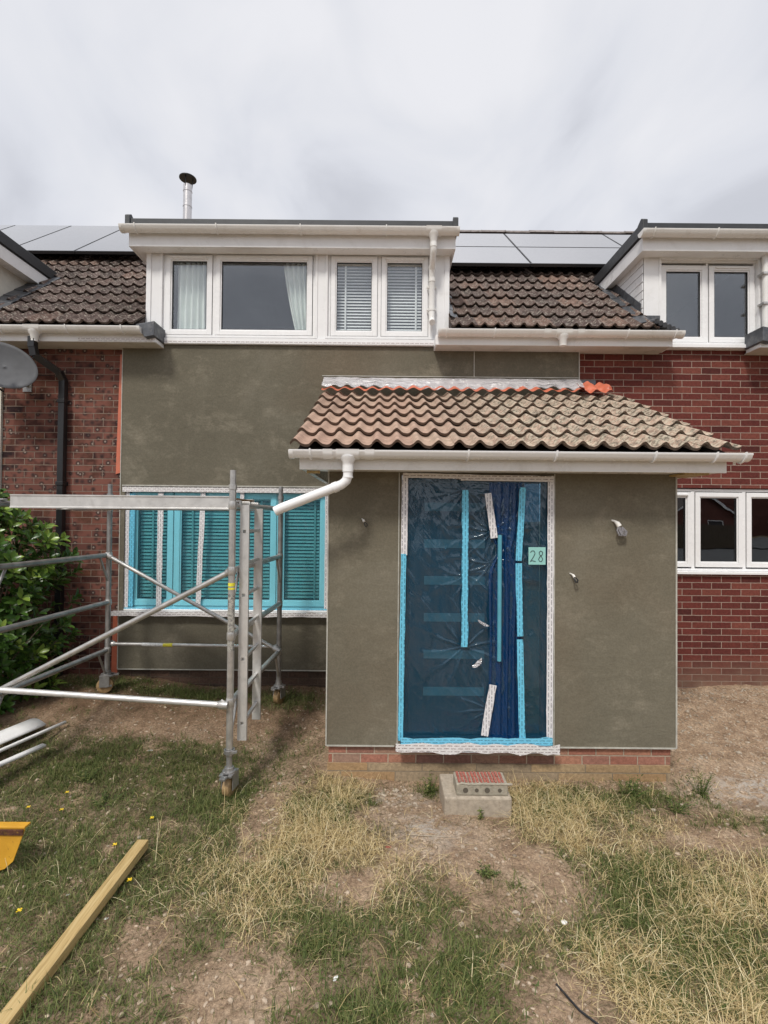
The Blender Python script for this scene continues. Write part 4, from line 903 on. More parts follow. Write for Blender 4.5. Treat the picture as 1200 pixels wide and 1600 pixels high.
# door sheet
ds=sheet('plastic_sheet',.165,1.345,.16,2.30,-1.612,'film_door','dark blue wrinkled film taped over the front door','plastic sheet',.024,200,300,fx=7,sd=4,pinch=[(.88,1.86,13,.22,.016),(.86,1.60,11,.20,.016),(1.02,2.24,15,.25,.014),(.66,2.2,17,.18,.012),(.66,.92,12,.22,.014),(.87,.42,14,.22,.014),(.30,2.30,19,.25,.012),(.66,1.5,9,.15,.010),(1.25,2.29,15,.3,.012)])
T=lambda *a,**k: strip(ds,*a,**k)
T((.165,1.66),(.170,2.31),.050,-1.625,'tape_v'); T((.148,.17),(.162,1.67),.042,-1.626,'tape_blue_v'); T((1.348,.17),(1.352,2.31),.052,-1.625,'tape_v')
T((.15,2.308),(.80,2.296),.040,-1.627,'tape_h'); T((.62,2.292),(1.37,2.286),.048,-1.632,'tape_h')
T((.108,.155),(1.40,.148),.070,-1.712,'tape_h',wob=.03); T((.15,.175),(1.36,.19),.06,-1.66,'tape_blue_h',wob=.02)
T((.655,.93),(.655,2.19),.052,-1.648,'tape_blue_v',wob=.006)
T((.835,2.165),(.888,1.805),.055,-1.650,'tape_v'); T((.885,.63),(.818,.225),.058,-1.650,'tape_v')
T((1.118,2.215),(1.085,1.625),.050,-1.650,'tape_blue_v'); T((1.085,1.605),(1.10,1.02),.050,-1.650,'tape_blue_v'); T((1.098,.995),(1.122,.17),.050,-1.650,'tape_blue_v')
def ff(u,v):
    z=.17+2.085*v; pin=math.exp(-((v-.73)/.05)**2)*.5; cx=.985; hw=.13*(1-pin)+.02*noise.noise((v*4,3,1)); x=cx+(u-.5)*2*hw
    return (x,-1.628-.011*math.sin(u*26+2*noise.noise((u*3,v*3,0)))-.008*noise.noise((u*9,v*2,4)),z)
MB().grid(ff,60,90).build('folded_film','film_fold',ds,smooth=True)
# flap of loose film with sharp creases
def flap(cx,cz,w,h,rot):
    def f(u,v):
        x=(u-.5)*w*(.4+.6*v); z=(v-.5)*h; xr=x*math.cos(rot)-z*math.sin(rot); zr=x*math.sin(rot)+z*math.cos(rot)
        return (cx+xr,-1.655-.012*abs(math.sin(u*9+v*4))-.006*noise.noise((u*5,v*5,cx)),cz+zr)
    return MB().grid(f,10,10).build('loose_flap','film_clear',ds,smooth=True)
for a in((.80,1.12,.12,.022,-.5),(.76,.80,.12,.035,.75)): flap(*a)
# house number note
nt_=MB().box(1.165,1.302,-1.6515,-1.6505,1.595,1.735).build('paper_note','note_paper'); tag(nt_,'pale green square note with handwritten number on the door film','note')
fc=bpy.data.curves.new('n28','FONT'); fc.body='28'; fc.size=.12; fc.extrude=.0004; fc.shear=.1; fc.align_x='CENTER'; fc.offset=-.001
fo=bpy.data.objects.new('tmp',fc); C.objects.link(fo); bpy.context.view_layer.update()
dg=bpy.context.evaluated_depsgraph_get(); mm=bpy.data.meshes.new_from_object(fo.evaluated_get(dg)); bpy.data.objects.remove(fo)
# thin the strokes: use drawn pen line digits instead of the font's heavy outline
bpy.data.meshes.remove(mm)
def pen(pts,r=.0028): return [(x,-1.6535,z) for x,z in pts]
m=MB(); d2=[(1.178+.045*x,1.62+.085*y) for x,y in((.05,.85),(.3,1.02),(.7,1.0),(.85,.75),(.6,.45),(.25,.18),(.0,.0),(.35,.08),(.95,.02))]
d8=[(1.243+.042*x,1.62+.085*y) for x,y in((.75,.9),(.45,1.02),(.15,.85),(.25,.65),(.6,.48),(.85,.22),(.6,.0),(.25,.02),(.05,.22),(.3,.45),(.75,.65),(.85,.85),(.7,.95))]
for d in(d2,d8): m.tube(pen(d),.0026,6)
m.build('number_28','ink',nt_)
# plastic and orange tape along the top of the porch roof
rt=thing('plastic_sheet',(.75,-.1,3.45),'clear plastic strip crumpled along the top of the porch roof','plastic sheet')
def f(u,v):
    x=-.70+2.92*u; n_=noise.noise((x*3,v*2,1))*.03+noise.noise((x*11,v*6,2))*.014; edge=.03*noise.noise((x*1.7,0,7))
    y=-.062-.15*(1-v)-abs(n_)*.4*(1-v)+.04*(1-v)*math.sin(x*1.7); z=3.412+.150*v+n_*(.75)*(1.0-.5*v)+.3*edge*v+.012*(1-v)*math.sin(x*2*math.pi/.152)
    return (x,y,z)
MB().grid(f,150,10).build('clear_film','film_clear',rt,smooth=True)
def f2(u,v):
    x=-.70+2.95*u; w_=.085+.05*noise.noise((x*2.1,0,3)); n_=noise.noise((x*7,v*3,5))*.015
    y=-.285-.045*noise.noise((x*2.2,1,1))+v*w_*1.0; z=3.362+.018*noise.noise((x*1.3,4,4))+.016*math.sin(x*2*math.pi/.152+1.2)+v*w_*.50+n_*.7+.010
    return (x,y,z)
MB().grid(f2,220,4).build('orange_edge','orange_tape',rt,smooth=True)
def f3(u,v):
    x=2.15+.34*u; y=-.37+.26*v+.06*noise.noise((u*4,v*3,2)); z=3.345+.16*v+.022*math.sin(x*2*math.pi/.152+1.5)+.012*noise.noise((u*6,v*6,1))
    return (x,y,z)
MB().grid(f3,26,12).build('orange_corner','orange_tape',rt,smooth=True)
# cable ends
def cable(x,z,label,s=1.0,col='cable_white',big=False,yb=PF):
    t_=thing('cable_end',(x,yb,z),label,'cable','cable ends poking from the porch wall')
    m=MB(); m.tube([(x-.022*s,yb+.01,z+.034*s),(x-.010*s,yb-.02,z+.028*s),(x,yb-.03,z+.018*s),(x+.008*s,yb-.038,z+.002*s)],[.005*s,.006*s,.012*s,.013*s],10); m.build('tape_wrap',col,t_,smooth=True)
    m=MB()
    for k in range(3):
        a=random.uniform(-.01,.01)*s; m.tube([(x+.006*s,yb-.035,z+.006*s),(x+.002*s+a,yb-.05,z-.02*s),(x+.012*s+a,yb-.055,z-.045*s),(x+.026*s+a,yb-.05,z-.048*s),(x+.032*s+a,yb-.05,z-.025*s),(x+.020*s,yb-.04,z-.002*s)],.0048*s,7)
    m.build('wire','cable_grey' if big else 'black_plastic',t_,smooth=True)
cable(1.885,1.905,'large white taped cable loop on the right porch wall',1.55,big=True)
cable(1.53,1.495,'small white cable end low beside the door on the right wall',.85)
cable(-.165,1.925,'small cable end on the narrow wall left of the door',.8)
# ---------------------------------------------------------------- left side: downpipe, dish
m=MB(); y=-.10
m.box(-3.87,-3.80,-.358,-.288,3.78,3.90)
m.build('pipe_shoe','black_plastic',HL,bevel=.004)
m=MB()
def sq(m,pts,w):
    for a,b in zip(pts[:-1],pts[1:]):
        a=Vector(a);b=Vector(b); d=(b-a).normalized(); u=d.cross(Vector((0,1,0))).normalized() if abs(d.y)<.9 else Vector((1,0,0)); v_=d.cross(u).normalized(); m.obox((a+b)/2,u*w,v_*w,d*((b-a).length/2+.008))
sq(m,[(-3.835,-.322,3.80),(-3.82,-.31,3.70),(-3.69,-.11,3.58),(-3.672,-.06,3.50),(-3.672,-.06,.1)],.034)
m.box(-3.715,-3.63,-.104,-.002,2.30,2.345); m.box(-3.713,-3.631,-.102,-.002,3.24,3.28); m.box(-3.712,-3.632,-.10,-.002,1.2,1.24)
m.build('downpipe','black_plastic',HL,bevel=.004)
SD=thing('satellite_dish',(-4.12,-.02,3.55),'dark grey oval satellite dish under the left eaves','satellite dish')
nrm=Vector((.30,-1,.28)).normalized(); uu=nrm.cross(Vector((0,0,1))).normalized(); vv=uu.cross(nrm).normalized()*-1
ca,sa=math.cos(R(-28)),math.sin(R(-28)); u2=uu*ca+vv*sa; v2=vv*ca-uu*sa; c0=Vector((-4.13,-.33,3.56))
def fd(u,v):
    a=2*math.pi*u; r_=v; return c0+u2*(.36*r_*math.cos(a))+v2*(.25*r_*math.sin(a))+nrm*(.055*r_*r_)
MB().grid(fd,48,8).build('dish','dish_grey',SD,smooth=True,solid=.006)
m=MB(); lb=c0+nrm*.34-Vector((0,0,.02)); bt_=c0-v2*(-.0)-Vector((.05,0,.25)); m.tube([bt_+Vector((0,.05,0)),bt_+nrm*.12,lb-nrm*.02],.011,8); m.build('arm','black_plastic',SD,smooth=True)
m=MB(); m.tube([lb,lb-nrm*.09],[.03,.024],14); m.box(lb.x-.02,lb.x+.02,lb.y-.03,lb.y+.05,lb.z-.06,lb.z-.02); m.build('receiver','black_plastic',SD,smooth=True)
m=MB(); m.tube([c0-nrm*.02,c0-nrm*.10,(-4.12,-.12,3.45),(-4.12,-.0,3.45)],.02,10); m.box(-4.17,-4.07,-.012,-.001,3.38,3.52); m.build('wall_bracket','galv_dark',SD,smooth=True)
m=MB(); pts=[(-3.95,-.25,3.5),(-3.80,-.05,3.56),(-3.70,-.02,3.53),(-3.62,-.01,3.44)]; m.tube(pts,.004,6); m.build('cable','black_plastic',SD,smooth=True)
# ---------------------------------------------------------------- scaffold tower
TL,TR,TF,TB=-2.985,-1.145,-1.885,-.50
ST=thing('scaffold_tower',(-2.0,-1.2,.0),'galvanised wheeled scaffold tower standing on the grass by the window','scaffold tower')
def post(x,y,z0,z1,spig,mat):
    m=MB(); m.tube([(x,y,z0),(x,y,z1)],.0255,18); m.tube([(x,y,z1),(x,y,z1+spig)],.0225,18)
    for z in(z0+.01,z1-.035): m.tube([(x,y,z),(x,y,z+.035)],.0305,18)
    o=m.build('upright',mat,ST,smooth=True)
    for z in RZs: MB().tube([(x,y,z-.03),(x,y,z-.018),(x,y,z+.018),(x,y,z+.03)],[.029,.032,.032,.029],16).build('collar','galv',o,smooth=True)
RZs=[.565,1.060,1.552,2.045]
pf1=post(TR,TF,.17,2.20,.11,'galv'); pb1=post(TR+.065,TB,.22,2.18,.10,'galv_dark'); pb0=post(TL+.12,TB,.22,2.19,.10,'galv_dark'); pf0=post(TL,TF,.17,2.20,.11,'galv')
def caster(x,y,ang,zg):
    c=MB(); k_=1.3; zt=zg+.15*k_
    c.tube([(x,y,.185),(x,y,.215)],.040,16); c.tube([(x,y,zt),(x,y,.185)],.022,14); c.tube([(x,y,zt),(x,y,zt+.03)],.034,14); c.tube([(x,y,zt-.012),(x,y,zt+.006)],.05,16); c.obox((x+.045,y-.02,.20),(.02,0,.004),(0,.006,0),(0,0,.010))
    d=Vector((math.cos(ang),math.sin(ang),0)); s=Vector((-d.y,d.x,0)); p=Vector((x,y,zt-.015))
    c.obox(p,d*.062,s*.050,Vector((0,0,.008))) 
    for k in(-1,1): c.obox(p+s*(.044*k)+d*.016-Vector((0,0,.055)),d*.046,s*.004,Vector((0,0,.058)))
    c.obox(p+d*-.075,d*.034,s*.022,Vector((0,0,.008)))
    cb=c.build('caster','galv_dark',ST,bevel=.002)
    w_=MB(); q=Vector((x,y,zg+.078))+d*.016; w_.tube([q-s*.030,q-s*.025,q+s*.025,q+s*.030],[.066,.077,.077,.066],28); wh=w_.build('wheel','caster_tyre',cb,smooth=True)
    MB().tube([q-s*.034,q+s*.034],.022,12).build('hub','black_plastic',wh,smooth=True) if False else None
def lowcast(x,y,zg,ang):
    caster(x,y,ang,zg)
lowcast(TR,TF,R(75) if False else hgt(TR,TF)-.005,R(80)); lowcast(TR+.065,TB,hgt(TR+.065,TB),R(70)); lowcast(TL+.12,TB,hgt(TL,TB),R(200)); lowcast(TL,TF,hgt(TL,TF),R(120))
for (xf,xb,cl) in((TR,TR+.065,'galv'),(TL,TL+.12,'galv_dark')):
    for z in RZs:
        m=MB(); m.tube([(xf,TF,z),(xb,TB,z)],.0245,16); m.build('rung',cl,ST,smooth=True)
    for z,yy,sg in((1.545,TF,1),(.56,TF,1),(1.55,TB,-1),(.57,TB,-1)):
        x=xf if yy==TF else xb
        m=MB(); m.tube([(x+.004,yy+sg*.16,z-.02),(x,yy+sg*.02,z-.26)],.011,8); m.build('gusset',cl,ST,smooth=True)
def brace(a,b,r,mat,claw=True,red=False):
    a=Vector(a);b=Vector(b); d=(b-a).normalized(); m=MB(); m.tube([a+d*.03,b-d*.03],r,16); o=m.build('brace',mat,ST,smooth=True)
    if claw:
        m=MB()
        for p,s in((a,1),(b,-1)): m.tube([p-d*s*.015,p+d*s*.045,p+d*s*.06],[r+.010,r+.009,r+.002],12); m.tube([p+d*s*.01+Vector((0,0,.02)),p+d*s*.035+Vector((0,0,.034))],.009,8)
        m.build('claw','galv',o,smooth=True)
    if red:
        m=MB(); p=b-d*.045; m.obox(p+Vector((0,-.028,.0)),(.018,0,0),(0,.006,0),(0,0,.016)); m.build('latch','red_plastic',o)
    return o
brace((TR,TF+.03,1.552),(TL,TF+.03,.585),.0215,'galv')
brace((TR-.02,TF-.035,.555),(TL,TF-.02,.655),.0215,'alu',red=True)
brace((TL+.12,TB-.04,1.552),(TR+.065,TB-.04,.585),.020,'galv')
bb=brace((TL+.12,TB+.035,.62),(TR+.065,TB+.035,.60),.018,'galv')
MB().tube([(-2.52,TB+.035,.6155),(-2.30,TB+.035,.6125)],.0190,14).build('sticker','sticker_white',bb,smooth=True)
MB().tube([(-2.299,TB+.035,.6125),(-2.20,TB+.035,.612)],.0190,14).build('sticker','sticker_yellow',bb,smooth=True)['label']='yellow end of the sticker on the rear brace'
m=MB(); m.tube([(TR,TF,1.435),(TR,TF,1.46)],.0262,16); m.tube([(TR,TF,1.41),(TR,TF,1.425)],.0262,16); m.build('sticker','sticker_yellow',pf1,smooth=True)['label']='yellow band sticker on the front upright'
m=MB(); m.tube([(TR,TF,.95),(TR,TF,1.38)],.0259,16,cap=False)
mt,nt2,b2=newmat('worn_label'); v=ocoord(nt2); b2.inputs['Metallic'].default_value=.3; b2.inputs['Roughness'].default_value=.5
nt2.links.new(ramp(nt2,nz(nt2,45,6,.75,v),[(.40,(.16,.155,.15)),(.5,(.40,.39,.36)),(.62,(.62,.6,.52)),(.75,(.6,.5,.15))]),b2.inputs['Base Color'])
m.build('worn_label','worn_label',pf1,smooth=True)['label']='peeling worn paper label on the front upright'
# platform
yF,yBk=TF+.06,TB-.06; 
pfm=MB()
pr=[(0,.105),(0,.096),(.006,.092),(.006,.014),(0,.010),(0,0),(.045,0),(.045,.004),(.010,.012),(.010,.094),(.045,.101),(.045,.105)]
zb=2.012
pfm.prism([(yF+a,zb+b) for a,b in pr],TL+.105,TR-.03); pfm.prism([(TF+.72-a,zb+b) for a,b in pr][::-1],TL+.045,TR-.03)
pl=pfm.build('platform','alu',ST)
simple('plywood',(0.25,0.17,0.10),0.8,var=0.2)
MB().box(TL+.115,TR-.05,yF+.012,TF+.70,zb+.085,zb+.0975).build('deck','plywood',pl)
m=MB()
for xx,rx in((TR,1),(TL,-1)):
    for yy in(TF+.10,TF+.36,TF+.62):
        m.obox((xx+.015*rx-.02*rx,yy,2.078),(.035,0,0),(0,.022,0),(0,0,.007)); m.obox((xx+.030*rx,yy,2.058),(.006,0,0),(0,.022,0),(0,0,.024))
m.build('hook','alu',pl,bevel=.003)
# ladder clipped to the end frame
lx=-1.075
LD=MB().box(0,0,0,0,0,0); 
def stile(y,z0,z1):
    m=MB(); hw,dp=.035,.0125
    zs=[z for z in np.arange(.375,2.0,.49)] ; 
    # stile as a box section with square rung holes seen on its outer face
    zz=z0; segs=[]
    for z in list(zs)+[None]:
        e_=(z-.012) if z is not None and z<z1 else z1
        m.box(lx-hw,lx+hw,y-dp,y+dp,zz,e_)
        if e_==z1: break
        m.box(lx-hw,lx-.012,y-dp,y+dp,e_,z+.012); m.box(lx+.012,lx+hw,y-dp,y+dp,e_,z+.012); zz=z+.012
    return m
ldm=bpy.data.objects.new('ladder',None); C.objects.link(ldm); ldm.parent=ST; ldm.location=(0,0,0)
for y,z0,z1 in((-1.80,.245,2.05),(-1.39,.235,2.03)): stile(y,z0,z1).build('stile','alu',ldm)
k=0; z=.375
while z<2.0:
    m=MB(); m.obox((lx,-1.595,z+.0),(.012,0,0),(0,.1915,0),(0,0,.012)); m.build('rung','alu',ldm,bevel=.002); z+=.245
# ---------------------------------------------------------------- laurel bush
B=thing('laurel_bush',(-4.05,-.75,.1),'glossy green laurel bush in front of the left brick wall','bush')
stems=MB(); leaves=MB()
def leaf(mb,p,d,up,ln,wd,tn):
    d=d.normalized(); s=d.cross(up); 
    if s.length<.1: s=d.cross(Vector((1,0,0)))
    s.normalize(); n_=s.cross(d)
    q=[(0,.0),(.22,.55),(.5,.95),(.78,.72),(1,.0)]; vs=[]
    for t,w_ in q:
        c=p+d*(ln*t)-n_*(ln*.22*t*t); 
        if w_==0: vs.append(c)
        else: vs+= [c-s*(wd*w_/2)+n_*(wd*.12),c,c+s*(wd*w_/2)+n_*(wd*.12)]
    fs=[(0,2,1),(0,3,2),(1,2,5,4),(2,3,6,5),(4,5,8,7),(5,6,9,8),(7,8,10),(8,9,10)]
    mb.add(vs,fs,tint=tn)
bc_=Vector((-4.12,-.78,0))
def inb(p):
    z=p.z
    r=.86*min(1,(2.36-z)/.80)**.7 if z<2.36 else 0
    if z<.5: r*=.88+.2*z
    return r
for i in range(60):
    a=random.uniform(0,6.28); zt=random.uniform(.5,2.15); rr=random.random()**.5*max(.05,inb(Vector((0,0,zt))))
    tip=bc_+Vector((rr*math.cos(a)*1.08,rr*math.sin(a)*.72,zt)); tip.y=min(tip.y,-.12); b0=bc_+Vector((random.uniform(-.2,.2),random.uniform(-.15,.15),.05)); mid=(b0+tip)/2+Vector((random.uniform(-.1,.1),random.uniform(-.1,.1),-.05))
    stems.tube([b0,mid,tip],[.012,.008,.004],6)
for i in range(760):
    while True:
        z=random.uniform(.10,2.26); r_=max(.06,inb(Vector((0,0,z)))); a=random.uniform(0,6.28); rad=r_*random.uniform(.35,1.0)**.6*(1+.45*noise.noise((math.cos(a)*1.6,math.sin(a)*1.6,z*2.5)))
        p=bc_+Vector((rad*math.cos(a)*1.08,rad*math.sin(a)*.74,z)); 
        if p.y<-.06: break
    outw=Vector((math.cos(a),math.sin(a)-.15,.65+random.uniform(-.3,.5))).normalized()
    new=random.random()<(.55 if z>1.7 else .25)  # yellow-lit leaves, commoner at the top: the light is put into their tint
    k=random.randint(7,10)
    s1=p-outw*.09; stems.tube([s1,p],[.004,.003],5)
    for j in range(k):
        t=j/(k-1); ang=j*2.4; u=outw.cross(Vector((0,0,1))); u.normalize(); w_=outw.cross(u)
        side=(u*math.cos(ang)+w_*math.sin(ang)); spread=1.5-1.05*t
        d=(outw+side*spread).normalized(); d.z-=.10*(1-t)
        tn=(.55+.45*t if new else .12+.45*t*random.random()+.1*random.random())
        leaf(leaves,p-outw*.09*(1-t),d,outw,random.uniform(.095,.155)*(1-.25*t),random.uniform(.038,.056),min(1,tn+random.uniform(-.08,.08)))
stems.build('stem','bark',B,smooth=True); lv=leaves.build('foliage','laurel',B); lv.data.shade_smooth()
# ---------------------------------------------------------------- small things in the garden
m=MB(); cx,cy=.687,-1.915; o=m.box(.447,.927,-2.08,-1.75,-.22,-.022).build('concrete_slab','concrete',bevel=.012,loc=(.687,-1.915,-.2)); tag(o,'square concrete block used as a step before the door','concrete block')
BR=thing('brick_chunk',(.73,-1.93,-.022),'red ribbed brick chunk with grey mortar resting on the concrete block','brick')
m=MB(); m.box(.535,.905,-2.055,-1.885,-.021,.062); m.build('mortar','mortar_face',BR,bevel=.008)
m=MB()
for r_ in range(2):
    y0=-2.038+r_*.074
    for i in range(13):
        x=.550+i*.0262+random.uniform(-.002,.002); m.box(x,x+.018,y0,y0+.064,.058,.071+random.uniform(-.003,.003))
m.build('ribbed_face','red_brick',BR,bevel=.003)
m=MB()
for i,x in enumerate((.60,.68,.755,.845)):
    m.tube([(x,-2.0575,.018),(x,-2.054,.018)],[.014 if i%2 else .019,.013],16)
simple('hole_shade',(0.10,0.085,0.065),0.95); m.build('brick_hole_shade','hole_shade',BR)  # flat dark discs: shade inside the brick holes put into colour
m=MB(); 
for i in range(9): 
    x=.555+i*.042; m.tube([(x,-2.052,.060),(x+.024,-2.050,.061+random.uniform(-.004,.006)),(x+.045,-2.052,.060)],[.006,.010,.006],7)
m.build('mortar_drip','mortar_face',BR,smooth=True)
# timber batten
m=MB(); hz_=lambda y:hgt(-1.49,y)
m.obox((-1.50,-3.42,-.085),(.034,0,0),(0.02,.92,0.005),(0,0,.026)); o=m.build('timber_batten','timber',bevel=.003,loc=(-1.50,-3.42,-.11)); tag(o,'long square yellow timber batten lying in the grass','timber batten')
# white plastic boards
def board(p0,p1,w,th,z,arch,label,name='plastic_board'):
    a=Vector((*p0,0));b=Vector((*p1,0)); d=(b-a); s=Vector((-d.y,d.x,0)).normalized()
    def f(u,v):
        q=a+d*v+s*((u-.5)*w); return (q.x,q.y,z+arch*math.sin(u*math.pi)+.02*v)
    o=MB().grid(f,10,6).build(name,'white_scrap',smooth=True,solid=th,loc=((a.x+b.x)/2,(a.y+b.y)/2,z)); tag(o,label,'plastic board','white plastic offcuts on the grass')
zz=hgt(-3.1,-1.3)
board((-3.52,-2.3),(-3.14,-1.13),.24,.012,zz+.10,.035,'wide white plastic board lying at the left edge')
board((-3.42,-2.6),(-2.92,-1.06),.022,.022,zz+.075,.0,'thin straight white plastic strip beside the wide board')
board((-3.30,-2.5),(-2.86,-1.42),.050,.02,zz+.035,.0,'broken white plastic strip nearest the camera')
# yellow steel panel
YP=thing('metal_panel',(-2.4,-2.70,-.1),'yellow metal panel with rusty folded lip at the left edge','metal panel')
m=MB(); out_=[(-3.1,-.12),(-2.40,-.13),(-2.26,-.115),(-2.17,-.085),(-2.125,-.045),(-2.075,.125),(-3.1,.135)]
vs=[];
for yy,k in((0,0),(.006,1)):
    for x,z in out_: vs.append((x,-2.72+yy+(z+.1)*.12,z))
n=len(out_); m.add(vs,[tuple(range(n)),tuple(reversed(range(n,2*n)))]+[(i,i+n,(i+1)%n+n,(i+1)%n) for i in range(n)]); m.build('plate','yellow_steel',YP)
m=MB(); m.box(-3.1,-2.075,-2.696,-2.645,.128,.140); m.build('folded_lip','yellow_steel',YP,bevel=.003)
m=MB(); m.box(-3.1,-2.078,-2.706,-2.698,.098,.128); m.build('rusty_edge','rust',YP)
m=MB(); m.box(-3.0,-2.3,-2.64,-2.632,-.12,.128); m.box(-2.9,-2.4,-2.69,-2.64,-.13,-.11); m.build('brace_plate','yellow_steel',YP)
# flowers
for i,(x,y) in enumerate([(-3.35,-1.95),(-2.32,-1.95),(-2.45,-2.16),(-2.22,-2.16),(-1.55,-2.25),(-1.66,-2.50),(-1.42,-2.78),(-1.86,-3.02),(-3.0,-2.35)]):
    z=hgt(x,y); t_=thing('dandelion',(x,y,z),['yellow flower below the white boards','yellow flower in grass left of a pair','lower yellow flower of a close pair','right yellow flower of the close pair','small yellow flower near the front caster wheel','bright yellow flower above the batten end','yellow flower beside the batten right side','lone yellow flower left of the batten','yellow flower just above the yellow metal panel'][i],'flower','yellow dandelions in the lawn')
    m=MB(); m.tube([(x,y,z),(x+.004,y,z+.045)],.0015,5); m.build('stem','stem_green',t_)
    m=MB(); 
    for k in range(16):
        a=k*2.4; r1=.013*(.5+.5*(k%2)); m.add([(x+.004,y,z+.046),(x+.004+r1*math.cos(a-.25),y+r1*math.sin(a-.25),z+.052),(x+.004+r1*1.2*math.cos(a),y+r1*1.2*math.sin(a),z+.050),(x+.004+r1*math.cos(a+.25),y+r1*math.sin(a+.25),z+.052)],[(0,1,2,3)])
    m.build('petals','dandelion',t_)
# scraps and loose stones
def lump(x,y,sx,sy,sz,mat,name,label,cat,rot=0,group=None):
    m=stones(name,mat,'',[(0,0,0)],1,1); 
    mx_=max(abs(a[0]) for a in m.v); c_,s_=math.cos(rot),math.sin(rot); z0=hgt(x,y)
    m.v=[(x+(a*c_*sx-b*s_*sy)*.8,y+(a*s_*sx+b*c_*sy)*.8,z0+c*sz*.8) for a,b,c in m.v]
    o=m.build(name,mat,bevel=.002,loc=(x,y,z0)); tag(o,label,cat,group)
lump(-.99,-2.93+.12,.040,.018,.018,'concrete','stone','oblong pale stone on bare earth right of the batten','stone',.7)
lump(.05,-2.43,.035,.012,.012,'red_brick','brick_fragment','flat orange brick fragment near the straw clump','brick fragment',-.1)
lump(.07,-3.0,.010,.026,.01,'red_brick','brick_fragment','small orange brick chip in the foreground centre','brick fragment',.2)
lump(-.20,-3.33,.018,.036,.008,'white_scrap','plastic_scrap','white plastic scrap in the grass in the foreground','plastic scrap',-.5,'white scraps in the grass')
lump(-1.42,-3.0,.022,.014,.006,'white_scrap','plastic_scrap','small white scrap just right of the batten','plastic scrap',.5,'white scraps in the grass')
lump(-1.72,-2.84,.022,.009,.005,'white_scrap','plastic_scrap','small white chip lying left of the batten','plastic scrap',.5,'white scraps in the grass')
lump(-2.02,-1.30,.045,.014,.008,'white_scrap','plastic_scrap','white sliver in the lawn beyond the flowers','plastic scrap',.1,'white scraps in the grass')
lump(.95,-3.0,.030,.022,.014,'white_scrap','mortar_lump','white mortar lump in the right foreground grass','mortar',.3)
lump(1.98,-1.98,.035,.028,.025,'concrete','stone','rounded pale stone beside the porch corner weeds','stone',.1)
lump(3.3,-1.15,.045,.02,.012,'concrete','stone','flat pale chip on the bare earth right of the porch','stone',.1)
lump(2.9,-.28,.06,.04,.03,'concrete','stone','grey rubble lump at the foot of the right wall','stone',.4)
tag(MB().tube([(.17,-2.33,hgt(.2,-2.33)+.008),(.44,-2.36,hgt(.4,-2.36)+.006)],.0028,6).build('plastic_rod','concrete'),'thin pale rod lying on the earth before the step','rod')
m=MB(); m.tube([(.78,-3.36,hgt(.78,-3.36)+.01),(.84,-3.47,hgt(.84,-3.47)+.012),(.90,-3.53,hgt(.9,-3.53)+.008),(.92,-3.60,-.12)],.005,7); tag(m.build('hose_piece','black_plastic',smooth=True),'short black cable poking from the earth in the foreground','cable')
# leafy weeds
def weed(x,y,h,label,k=16,spread=.05):
    z=hgt(x,y); t_=thing('weed',(x,y,z),label,'weed','leafy weeds around the porch'); m=MB(); l=MB()
    for i in range(k):
        a=random.uniform(0,6.28); r_=random.uniform(.1,1)*spread; hh=h*random.uniform(.5,1); tip=Vector((x+r_*math.cos(a)*1.6,y+r_*math.sin(a)*1.6,z+hh)); b0=Vector((x+r_*.3*math.cos(a),y+r_*.3*math.sin(a),z-.01))
        m.tube([b0,(b0+tip)/2+Vector((0,0,.01)),tip],[.0022,.0018,.001],5)
        for j in range(6):
            t=.25+.75*j/5; p=b0+(tip-b0)*t; aa=random.uniform(0,6.28); leaf(l,p,Vector((math.cos(aa),math.sin(aa),random.uniform(-.1,.7))),Vector((0,0,1)),random.uniform(.018,.034),random.uniform(.007,.013),random.random())
    m.build('stem','stem_green',t_); l.build('foliage','grass_green',t_)
weed(.37,-1.72,.14,'leafy weed against the plinth left of the step',14,.06)
weed(.695,-2.12,.11,'small bright weed growing in front of the step block',4,.012)
weed(1.92,-1.78,.15,'green leafy weed at the plinth under the right porch wall',22,.10)
weed(2.48,-1.75,.20,'tall straggly weed at the right porch corner',18,.07)
weed(2.15,-1.95,.10,'low spreading weed in front of the right porch corner',18,.11)
weed(.62,-2.66,.05,'tiny dark tuft on bare earth before the step',14,.05)
weed(-2.0,-2.0,.07,'broad leafed weed among flowers in the left lawn',14,.10)
weed(-2.3,-1.75,.07,'dark leafy weed in lawn between boards and tower wheel',14,.10)
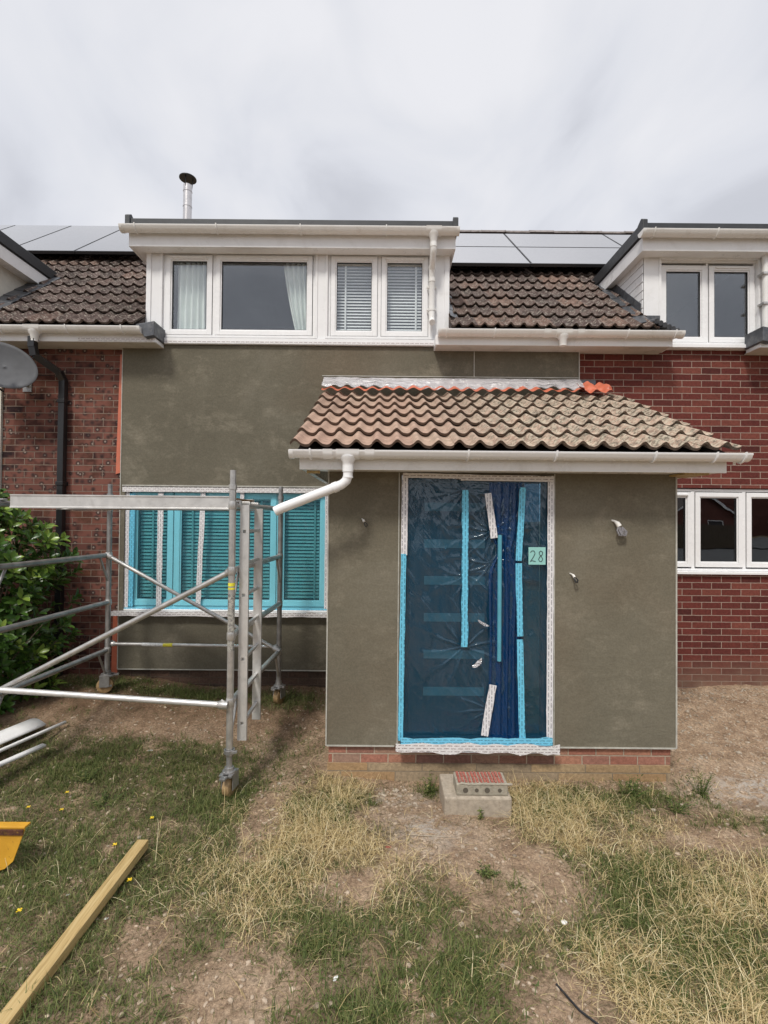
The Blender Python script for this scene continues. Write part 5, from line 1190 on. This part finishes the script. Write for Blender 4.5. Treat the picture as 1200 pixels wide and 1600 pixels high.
# ---------------------------------------------------------------- houses across the road, seen only in the glass
def far_house(x,y,w,d,h,label,gable=True):
    t_=thing('detached_house',(x,y,0),label,'house','houses across the road'); MB().box(x-w/2,x+w/2,y-d,y,-.2,h).build('wall','brick_far',t_)
    m=MB(); m.prism([(x-w/2-.3,h),(x+w/2+.3,h),(x,h+w*.36)],y-d,y+.05,axis='y'); m.build('gable','brick_far',t_)
    m=MB(); 
    for s in(-1,1):
        m.add([(x+s*(w/2+.4),y+.35,h-.15),(x,y+.35,h+w*.36+.02),(x,y-d,h+w*.36+.02),(x+s*(w/2+.4),y-d,h-.15),(x+s*(w/2+.4),y+.35,h+.02),(x,y+.35,h+w*.36+.2),(x,y-d,h+w*.36+.2),(x+s*(w/2+.4),y-d,h+.02)],[(0,1,2,3),(4,7,6,5),(0,4,5,1),(1,5,6,2),(2,6,7,3),(3,7,4,0)])
    m.build('roof','roof_far',t_)
    m=MB()
    for s in(-1,1): m.add([(x+s*(w/2+.4),y+.36,h-.25),(x,y+.36,h+w*.36-.1),(x,y+.40,h+w*.36-.1),(x+s*(w/2+.4),y+.40,h-.25),(x+s*(w/2+.4),y+.36,h+.02),(x,y+.36,h+w*.36+.2),(x,y+.40,h+w*.36+.2),(x+s*(w/2+.4),y+.40,h+.02)],[(0,1,2,3),(4,7,6,5),(0,4,5,1),(1,5,6,2),(2,6,7,3),(3,7,4,0)])
    m.build('bargeboard','pvc',t_)
    for wx in(-w*.25,w*.22):
        f_=MB().ring(x+wx-.8,x+wx+.8,1.0,2.2,.08,y+.01,y+.08).build('window','pvc',t_); MB().box(x+wx-.72,x+wx+.72,y+.01,y+.03,1.08,2.12).build('pane','interior',f_)
far_house(43.6,-60,8,9,2.9,'brick bungalow with white bargeboards across the road'); far_house(64,-60,9,9,3.2,'second brick bungalow further along the road'); far_house(6,-38,8,9,2.9,'brick bungalow straight across the road'); far_house(-9,-36,9,9,3.0,'brick bungalow across the road to the left'); far_house(-24,-35,9,9,3.0,'leftmost brick bungalow across the road')
far_house(52,-68,34,9,4.6,'long dark brick terrace behind the bungalows across the road')
t_=thing('timber_fence',(10,-29.9,0),'brown boarded fence along the far side of the road','fence')
for i in range(80):
    pass
m=MB()
for i in range(300): m.box(-18+i*.15,-18+i*.15+.142,-30,-29.975+.006*(i%2),0,1.75)
m.build('boards','bark',t_)
o=MB().box(-60,95,-56,-31,-.02,.01).build('driveway','road'); o['kind']='structure'
o=MB().box(-60,95,-29,-13,-.02,.01).build('road','road'); o['kind']='structure'
